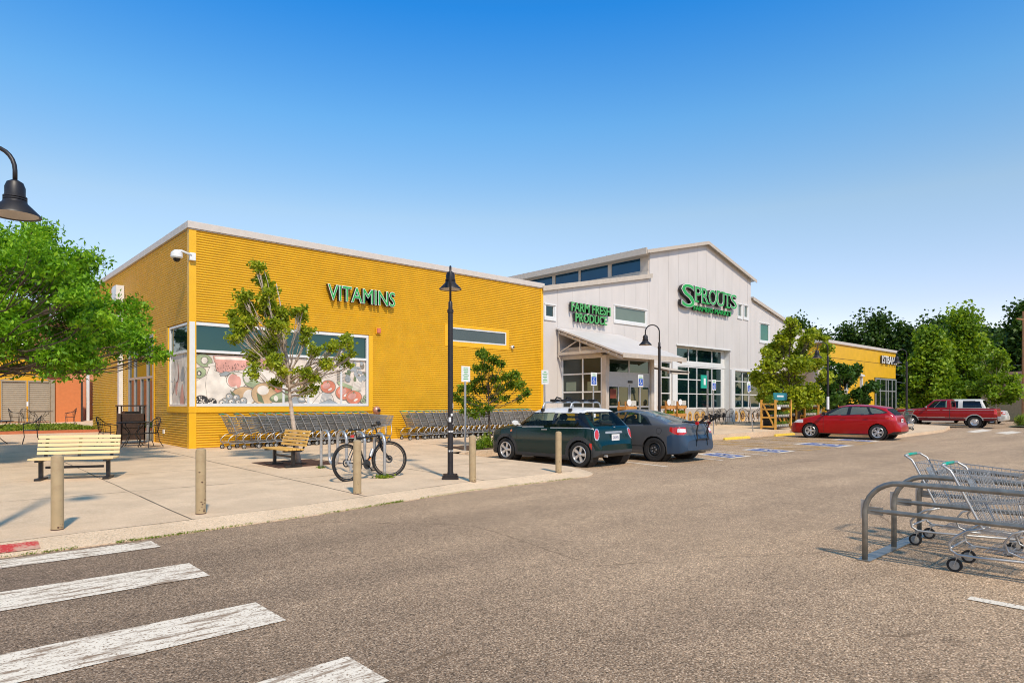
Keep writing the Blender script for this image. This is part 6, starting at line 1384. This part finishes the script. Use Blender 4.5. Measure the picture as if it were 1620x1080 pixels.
# --- red pickup truck
PK=dict(L=5.35,ax=(.86,4.24),wr=.37,rim=.58,style='cap',zf=.42,mirror=(1.75,1.22),bulge=.03,sh=.03,crease=(.98,.010),gap=.05,win=.06,sig=.012,
 T=[(0,.80),(.02,1.05),(.08,1.13),(1.0,1.18),(1.45,1.21),(1.55,1.24),(2.02,1.70),(2.15,1.76),(2.9,1.775),(3.0,1.74),(3.02,1.25),(3.06,1.20),(5.3,1.20),(5.33,1.15),(5.35,.9)],
 B=[(0,.75),(.1,1.02),(1.4,1.13),(3.0,1.17),(5.28,1.17),(5.35,.85)],Z=[(0,.48),(.2,.42),(5.0,.46),(5.35,.52)],
 W=[(0,.88),(.08,.95),(.4,.98),(5.2,.98),(5.35,.95)],n=[(0,4),(1.4,4),(2.0,4.5),(3.0,4.5),(3.2,9),(5.35,9)],tum=[(0,.1),(1.5,.16),(3,.16),(3.1,0),(5.35,0)],seats=(2.5,),hr=1.5)
def pparts(d):
    x,z,y=d['x'],d['z'],d['y']; up=d['upper']; side=up&(d['ny']>.40)
    yield 'bed_liner',up&(x>3.06)&(x<5.26)&(y<.90)
    yield 'windscreen',up&(x>1.60)&(x<2.04)&(y<.80)&(z>1.26)&(d['ny']<.5)
    yield 'rear_window',up&(x>2.97)&(x<3.05)&(z>1.28)&(z<1.66)&(y<.6)
    yield 'side_window',side&(inpoly(x,z,[(1.80,1.24),(2.18,1.66),(2.82,1.68),(2.82,1.24)]))
    st=(~up)&(d['ny']>.4)
    yield 'stripe',st&(np.abs(z-.63)<.016)
    yield 'stripe',st&(np.abs(z-1.10)<.008)
    yield 'lower_band',st&(z<.615)
    yield 'door_gap',st&(z>.52)&((np.abs(x-1.72)<.010)|(np.abs(x-2.98)<.014))
    for ax in (.86,4.24):
        r=np.hypot(x-ax,z-.37); yield 'arch_trim',st&(r<.475)
    yield 'tail_lamp',(x>5.20)&(z>.86)&(z<1.12)&(y>.82)
    yield 'grille',(x<.06)&(z>.65)&(y<.9)
    yield 'sill',(z<.44)
PK['parts']=pparts
pr=paint('dark_red_truck_paint',(.27,.004,.006),rough=.3,coat=.45); 
pm=dict(body=pr,bed_liner=M['rubber'],windscreen=M['cglass'],rear_window=M['cglass'],side_window=M['cglass'],stripe=M['chrome'],lower_band=paint('maroon_paint',(.09,.004,.010)),door_gap=M['black'],arch_trim=M['chrome'],tail_lamp=M['red_lens'],grille=M['chrome'],sill=M['black'],rim=M['alu'],mirror=M['chrome'])
pk,p0=car('pickup_truck','old dark red pickup truck with chrome trim, parked side-on at the right',PK,(48.19,11.86,0),R(-85.6),pm,res=.03,cat='pickup truck')
b=MB(); b.box(5.36-p0,-.95,.55,5.52-p0,.95,.72); b.build('rear_bumper',M['chrome'],pk,bevel=.02)
b=MB(); b.box(1.5-p0,-1.0,.33,3.2-p0,-.9,.42); b.build('running_board',M['beige'],pk)
# --- white SUV and a pale car further right
SUV=dict(L=4.7,ax=(.85,3.75),wr=.36,rim=.6,style='cap',zf=.4,mirror=(1.6,1.2),bulge=.03,sh=.03,gap=.04,win=.05,
 T=[(0,.8),(.03,1.02),(1.3,1.14),(1.45,1.18),(1.9,1.72),(2.1,1.79),(4.2,1.80),(4.35,1.74),(4.58,1.15),(4.62,.85),(4.70,.6)],B=[(0,.75),(.1,1.0),(1.4,1.10),(4.5,1.12),(4.6,.8),(4.70,.55)],Z=[(0,.45),(4.7,.48)],W=[(0,.82),(.1,.90),(.4,.93),(4.3,.93),(4.7,.88)],
 n=[(0,4),(2,4.5),(4.7,4.5)],tum=[(0,.15),(4.7,.15)],seats=(2.3,3.2),hr=1.5)
def sparts(d):
    x,z,y=d['x'],d['z'],d['y']; up=d['upper']; side=up&(d['ny']>.40)
    yield 'windscreen',up&(x>1.5)&(x<1.92)&(y<.75)&(d['ny']<.5)
    yield 'side_window',side&(inpoly(x,z,[(1.68,1.20),(2.05,1.68),(2.35,1.68),(2.35,1.20)])|inpoly(x,z,[(2.45,1.20),(2.45,1.68),(3.05,1.68),(3.05,1.20)])|inpoly(x,z,[(3.28,1.20),(3.28,1.68),(4.22,1.66),(4.36,1.20)]))
    yield 'rear_window',up&(x>4.36)&(x<4.57)&(y<.7)&(z>1.2)
    yield 'tail_lamp',(x>4.5)&(y>.75)&(z>.75)&(z<1.05)
    yield 'sill',z<.5
SUV['parts']=sparts
sv=dict(body=paint('white_car_paint',(.62,.60,.55)),windscreen=M['cglass_dark'],side_window=M['cglass_dark'],rear_window=M['cglass_dark'],tail_lamp=M['red_lens'],sill=M['rubber'],rim=M['alu'],mirror=M['black'])
suv,_=car('parked_car','white boxy sport utility vehicle with dark windows behind the red pickup',SUV,(51.9,12.6,0),R(-86),sv,res=.035)
SED=dict(CIV); SED['rim']=.62; SED['style']='cap'
sm_=dict(cmats); sm_['body']=sv['body']; sm_['rear_bumper']=sv['body']; sm_['rim']=M['alu']; sm_['mirror']=sv['body']
car('parked_car','pale car half hidden by the slender tree and grasses at the far right',SED,(58.5,12.6,0),R(-88),sm_,res=.035)
# ---------------- trees ----------------
u_=Vector((.737,-.676,0)); w_=Vector((.676,.737,0))
def view_blobs(lst,seed,depth=.5,jit=.0):
    """lst: (lateral, height, radius[, depth]); lateral runs across the view, depth random"""
    rnd=random.Random(seed); out=[]
    for q in lst:
        l,h,r=q[:3]; d=q[3] if len(q)>3 else rnd.uniform(-depth,depth); p=u_*l+w_*d; out.append((p.x,p.y,h,r))
    return out
def dome(h0,h1,rad,n,seed,rr=(.5,.9),top_narrow=.5,hollow=.25):
    rnd=random.Random(seed); out=[]
    for i in range(n):
        t=(i+.5)/n; z=h0+(h1-h0)*t; prof_=math.sin(pi*min(1,(.12+t*.95)))**.6*(1-(1-top_narrow)*t*.6); a=i*2.4+rnd.uniform(-.4,.4); q=rad*prof_*rnd.uniform(hollow+.25,1)
        out.append((q*math.cos(a),q*math.sin(a),z,rnd.uniform(*rr)))
    return out
# honey locust at the left (trunk outside the frame)
T0=(.55,18.35); g=G(*T0)
bl=[(-.2,5.0,1.0),(1.1,5.05,.75),(2.0,4.6,.7),(.5,4.3,.95),(1.6,3.9,.85),(2.5,3.6,.75),(3.0,4.05,.55),(.8,3.3,.95),(1.9,3.0,.8),(2.9,3.0,.7),(.0,2.9,.8),(1.2,2.5,.7),(2.3,2.45,.6),(3.2,2.45,.55),(3.85,2.6,.40),(4.2,2.35,.30),(3.6,3.35,.42),(.3,2.25,.6),(-1,3.5,1.1),(-1.5,2.6,.9),(-1,4.8,.9),(-.3,3.8,.9),(3.3,3.0,.5),(3.75,2.9,.35)]
blobs=view_blobs(bl,5,1.6)+view_blobs([(l-.4,h-.2,r) for l,h,r in bl[:14]],6,2.6)
tree('honey_locust',(T0[0],T0[1],g),'spreading feathery green tree overhanging the courtyard at the left','tree',blobs,1.9,.10,M['lf_locust'],M['bark'],76000,.105,7,top=4.6,sub=7,droop=.7,flat=.62,aspect=.42,subr=.46,vase=.4)
# slender birch-barked maple by the bench
T1=(6.36,14.10); k=14.68/1027; ZB=G(*T1)
def P(px,py,r,d=None,cx=471,base=732.5,k=k):
    q=((px-cx)*k,(base-py)*k,r*k); return q if d is None else q+(d,)
bl=[P(407,425,10),P(412,440,12),P(421,458,12),P(432,470,11),P(403,475,10),P(418,490,16),P(395,487,14),P(378,492,12),P(363,497,9),P(430,490,14),P(445,500,12),P(470,500,12),P(482,497,9),P(380,515,12),P(400,515,14),P(425,515,15),P(450,520,13),P(474,520,10),P(393,535,11),P(412,545,14),P(435,545,14),P(402,562,11),P(425,575,13),P(448,575,12),P(415,590,10),P(440,598,12),P(430,608,8),P(462,590,9),P(480,600,12),P(470,618,9),P(490,585,10),P(497,560,8),P(510,555,11),P(528,550,10),P(545,535,10),P(555,548,11),P(535,570,10),P(520,578,10),P(505,600,8),P(545,575,6),P(482,540,7),P(560,560,6),P(493,615,7)]
tree('young_maple',(T1[0],T1[1],ZB),'young pale-barked tree with yellow-green leaves in front of the fruit mural','tree',view_blobs(bl,12,.6),1.42,.062,M['lf_maple'],M['bark_pale'],14000,.068,13,top=4.05,sub=6,lean=(-.35,.32),droop=.3,flat=.9,aspect=.85,subr=.68,vase=.35)
# small ash beside the green car
T2=(12.75,14.95); k2=19.65/1027
def P2(px,py,r): return ((px-779)*k2,(705-py)*k2,r*k2)
bl=[P2(768,553,7),P2(772,563,9),P2(785,568,9),P2(762,575,8),P2(775,582,10),P2(798,575,7),P2(762,595,9),P2(785,598,9),P2(805,592,9),P2(820,590,10),P2(832,605,9),P2(838,620,7),P2(812,608,10),P2(795,612,9),P2(772,612,10),P2(750,610,10),P2(737,615,10),P2(730,625,8),P2(742,632,10),P2(758,640,10),P2(775,645,9),P2(760,655,8),P2(785,630,9),P2(805,628,7),P2(825,628,6),P2(742,648,7)]
tree('young_ash',(T2[0],T2[1],G(*T2)),'small thin tree in front of the nested carts beside the green car','tree',view_blobs(bl,22,.5),.95,.042,M['lf_ash'],M['bark'],6000,.09,23,top=2.75,sub=5,droop=.5,aspect=.5,subr=.7,vase=.4)
b=MB(); b.poly([(11.5,14.35,G(11.5,14.35)+.012),(14.1,14.35,G(14.1,14.35)+.012),(14.2,15.6,G(14.2,15.6)+.012),(11.7,15.8,G(11.7,15.8)+.012)]); o=b.build('planting_soil',M['soil']); o['kind']='structure'
o=foliage('weed_patch',[(12.2,14.7,.3),(12.5,14.8,.38),(12.8,14.6,.3),(12.0,14.5,.25)],[.16,.2,.16,.12],900,.11,M['lf_light'],None,31,aspect=.25,droop=-1.2); tag(o,'green weeds at the foot of the small tree by the car','weeds',kind='stuff')
# maple beyond the plant racks and its darker neighbour
T3=(34.4,15.6); k3=34.7/1027
def P3(px,py,r): return ((px-1256)*k3,(668-py)*k3,r*k3)
bl=[P3(1247,505,6),P3(1250,520,10),P3(1238,530,9),P3(1262,535,11),P3(1228,545,8),P3(1245,550,12),P3(1275,530,8),P3(1290,522,8),P3(1305,520,8),P3(1312,530,6),P3(1295,540,11),P3(1278,552,12),P3(1308,548,8),P3(1258,570,14),P3(1235,570,12),P3(1215,553,8),P3(1212,575,10),P3(1205,590,9),P3(1222,595,12),P3(1245,595,14),P3(1270,590,14),P3(1292,570,11),P3(1300,590,9),P3(1215,610,10),P3(1235,618,12),P3(1258,618,13),P3(1280,612,11),P3(1240,635,9),P3(1265,635,9),P3(1288,625,7),P3(1208,625,6)]
tree('pear_tree',(T3[0],T3[1],G(*T3)),'bushy bright green tree standing behind the plant racks','tree',view_blobs(bl,32,1.1),.9,.07,M['lf_maple'],M['bark'],15000,.17,33,top=5.2,sub=6,droop=.3,aspect=.8,subr=.8,vase=.5)
T4=(40.8,15.4); k4=38.9/1027
def P4(px,py,r): return ((px-1350)*k4,(668-py)*k4,r*k4)
bl=[P4(1335,573,6),P4(1345,585,9),P4(1325,590,9),P4(1370,582,6),P4(1380,590,6),P4(1365,600,10),P4(1345,605,12),P4(1322,610,11),P4(1305,622,10),P4(1385,610,8),P4(1370,622,10),P4(1350,628,12),P4(1325,632,11),P4(1300,640,9),P4(1365,642,9),P4(1345,648,10),P4(1382,632,6)]
tree('crab_apple',(T4[0],T4[1],G(*T4)),'low dark green tree in front of the yellow bank wall','tree',view_blobs(bl,42,1.0),.6,.07,M['lf_dark'],M['bark'],9000,.2,43,top=3.2,sub=4,droop=.3,aspect=.7,subr=.85)
T5=(53.6,10.2); k5=43.7/1027
def P5(px,py,r): return ((px-1589)*k5,(672-py)*k5,r*k5)
bl=[P5(1594,552,5),P5(1588,565,8),P5(1600,568,8),P5(1580,580,9),P5(1597,585,11),P5(1575,597,8),P5(1588,602,11),P5(1606,602,8),P5(1570,612,8),P5(1583,620,11),P5(1602,620,10),P5(1612,612,5),P5(1590,632,8),P5(1604,634,6),P5(1562,565,5),P5(1574,628,5)]
tree('slender_pear',(T5[0],T5[1],.1),'slender bright green street tree with a pale trunk at the far right','tree',view_blobs(bl,52,.7),1.2,.05,M['lf_light'],M['bark_pale'],6500,.19,53,top=4.6,sub=3,aspect=.8,subr=.9)
# two big light green trees behind the pickup
def bigtree(name,px,d,hpx,wpx,label,lf,seed,n,ls,base=None,group=None,h0=.18):
    k=(px-810)/1027; p=w_*d+u_*(k*d); H=1.5+(638-hpx)/1027*d; rad=wpx/1027*d/2
    return tree(name,(p.x,p.y,0),label,'tree',dome(H*h0,H*.95,rad*.9,24,seed,rr=(H*.07,H*.17),top_narrow=.15),H*.16,H*.02,lf,M['bark'],n,ls,seed,sub=6,group=group,flat=.95,aspect=.75,droop=.2,subr=.62)
bigtree('linden_tree',1470,62,528,85,'light green tree left of centre behind the red pickup',M['lf_light'],61,15000,.32,h0=.12)
bigtree('linden_tree',1518,64,505,84,'taller light green tree directly behind the red pickup bed',M['lf_light'],62,17000,.32,h0=.12)
far=[(1228,115,535,50),(1262,112,508,50),(1300,120,530,50),(1340,108,517,75),(1385,104,503,80),(1432,100,511,80),(1478,96,507,70),(1530,98,496,95),(1572,104,520,60),(1620,84,488,100),(1665,80,494,90),(1560,90,540,70),(1600,96,540,80)]
FL=['dark tree top just above the white hall roof at the right','dark tree top seen through the bright tree behind the racks','dark tree left of the bank roof','dark rounded tree above the left part of the bank roof','dark tree with a pointed top above the middle of the bank roof','dark tree above the right end of the bank roof','dark tree left of the tallest tree behind the pickup','tallest dark tree behind the light green trees','dark tree in the dip between the tall trees at the right','tall dark tree beside the utility pole at the right edge','dark tree beyond the right edge of the picture','low dark tree behind the grey house roof','low dark tree behind the slender tree at the far right']
for i,(px,d,hp,wp) in enumerate(far): bigtree('background_tree',px,d,hp,wp*1.15,FL[i],M['lf_far'],70+i,9000,.50,group='dark trees beyond the buildings',h0=.10)
# trees across the lot, behind the photographer: mirrored in the shop windows
proto=bigtree('parking_lot_tree',-3000,9,300,10,'leafy tree across the car park, mirrored in the shop windows',M['lf_dark'],91,6000,.4) if False else None
rt=tree('parking_lot_tree',(8,-24,0),'leafy tree across the car park behind the viewpoint','tree',dome(1.6,8.0,3.4,14,91,rr=(.9,1.5)),1.6,.2,M['lf_dark'],M['bark'],7000,.42,91,sub=4,group='car park trees behind the viewpoint')
for x,y,s in ((22,-46,.8),(38,-40,.9),(52,-36,1.2),(-6,-28,1.1),(-22,-12,1.1),(-26,6,1.25),(-20,20,1.15),(66,-20,1.2),(80,-34,1.3),(-9,52,1.2),(-3,60,1.3),(-14,44,1.1),(84,-10,1.2),(98,-18,1.3),(112,-6,1.4),(90,2,1.15),(126,-16,1.4),(104,6,1.2)):
    c=copy_tree(rt); c.location=(x,y,0); c.scale=(s,)*3; c.rotation_euler=(0,0,x)
# ---------------- verge, shrubs, flowers at the right ----------------
def bush(x,y,rx,ry,h,lf,n,ls,label,name='shrub',group=None,seed=1,asp=.6,droop=.2):
    rnd=random.Random(seed); t=empty(name,(x,y,A(x,y)),0,label,'shrub' if name=='shrub' else 'plants',group); k=max(6,int(rx*ry*6)); 
    foliage('foliage',[(rnd.uniform(-rx,rx)*.85,rnd.uniform(-ry,ry)*.85,rnd.uniform(h*.35,h*.75)) for _ in range(k)],[h*.34]*k,n,ls,lf,t,seed=seed,aspect=asp,droop=droop)
    b=MB(); 
    for i in range(5): limb(b,(rnd.uniform(-rx,rx)*.3,rnd.uniform(-ry,ry)*.3,0),(rnd.uniform(-rx,rx)*.8,rnd.uniform(-ry,ry)*.8,h*.6),.025,.008,rnd,4)
    b.build('stems',M['bark'],t)
sheet('grass_verge',[50.2,54,58,64,72],[7.6,8.4,9.0],lambda x,y:A(x,y)+.09,M['ground'])
for i,(x,y,rx,ry,h,lf,ls,l,asp,dr) in enumerate(((52.4,8.6,.9,.5,.75,'lf_grass',.30,'tuft of upright yellow-green grass right of the pickup tail',.10,-2),(54.6,8.5,1.1,.6,.7,'lf_ground',.14,'yellow-flowering low shrubs at the far right verge',.6,.2),(56.9,8.5,1.2,.6,1.1,'lf_grass',.35,'tall ornamental grasses at the far right edge',.09,-2),(58.8,8.2,1.2,.6,.9,'lf_autumn',.12,'orange-brown flowering shrubs at the right edge of the verge',.6,0),
  (56.5,17.5,6.0,.8,1.0,'lf_autumn',.16,'rust-coloured hedge in front of the bank window',.6,.1),(45.0,16.0,2.0,.8,1.15,'lf_light',.2,'bright yellow-green shrub in front of the bank window',.6,.1),(51.5,16.5,2.0,.8,1.0,'lf_dark',.2,'dark green hedge left of the rust-coloured hedge',.6,.1),(36.9,15.9,1.3,.7,1.2,'lf_light',.16,'light green shrub beneath the dark tree behind the racks',.5,-.3))):
    bush(x,y,rx,ry,h,M[lf],int(1800 if rx<3 else 5200),ls,l,seed=100+i,asp=asp,droop=dr)
# ---------------- houses, pole and wires at the right ----------------
def house(x,y,w,dp,h,rh,label,wall,wins=2):
    t=empty('house',(x,y,0),R(-20),label,'house'); b=MB(); b.poly([(0,0,0),(w,0,0),(w,0,h),(w/2,0,h+rh),(0,0,h)],(0,dp,0)); b.build('wall',wall,t)
    b=MB(); e=.5
    for s in (0,1):
        x0_,x1_=(-e,w/2) if s==0 else (w/2,w+e); z0,z1=(h-e*rh/(w/2),h+rh) if s==0 else (h+rh,h-e*rh/(w/2))
        b.add([(x0_,-e,z0+.05),(x1_,-e,z1+.05),(x1_,dp+e,z1+.05),(x0_,dp+e,z0+.05),(x0_,-e,z0+.25),(x1_,-e,z1+.25),(x1_,dp+e,z1+.25),(x0_,dp+e,z0+.25)],[(0,3,2,1),(4,5,6,7),(0,1,5,4),(1,2,6,5),(2,3,7,6),(3,0,4,7)])
    b.build('roof',M['shingle'],t)
    for i in range(wins): b=MB(); b.box(w*(i+.5)/wins-.5,-.06,1.0,w*(i+.5)/wins+.5,-.01,2.3); o=b.build('window',M['glass_dark'],t); b=MB(); b.box(w*(i+.5)/wins-.6,-.09,.9,w*(i+.5)/wins+.6,-.061,1.0); b.box(w*(i+.5)/wins-.6,-.09,2.3,w*(i+.5)/wins+.6,-.061,2.4); b.build('window_frame',M['wframe'],o)
house(75.5,15.5,5,4,3.2,1.4,'dark grey gabled house half hidden behind the trees at the right',M['housewall']); house(70.2,11.0,7,4,3.0,1.2,'tan house with a brown roof at the right edge',M['tanwall'],3)
kp=(1619-810)/1027; p=w_*55+u_*(kp*55); t=empty('utility_pole',(p.x,p.y,0),0,'tall brown wooden utility pole at the right edge','utility pole')
b=MB(); b.tube([(0,0,0),(0,0,9.3)],[.17,.12],10); b.build('pole',M['pole'],t); b=MB(); b.bar((-1.1,.3,8.6),(1.1,-.3,8.6),.1,.12); b.build('crossarm',M['pole'],t)
for i,(z,l) in enumerate(((4.45,'uppermost thin wire crossing in front of the trees right of the bank'),(3.4,'middle thin wire right of the bank'),(2.55,'lowest thin wire behind the slender tree'))):
    a=Vector((p.x,p.y,z+.35+i*.0)); kq=(1408-810)/1027; e=w_*78+u_*(kq*78); e.z=z+1.7; pts=[a.lerp(e,q/12)-Vector((0,0,.5*math.sin(pi*q/12))) for q in range(13)]
    b=MB(); b.tube(pts,.022,4); o=b.build('overhead_wire',M['steel'],None); tag(o,l,'wire','overhead wires')
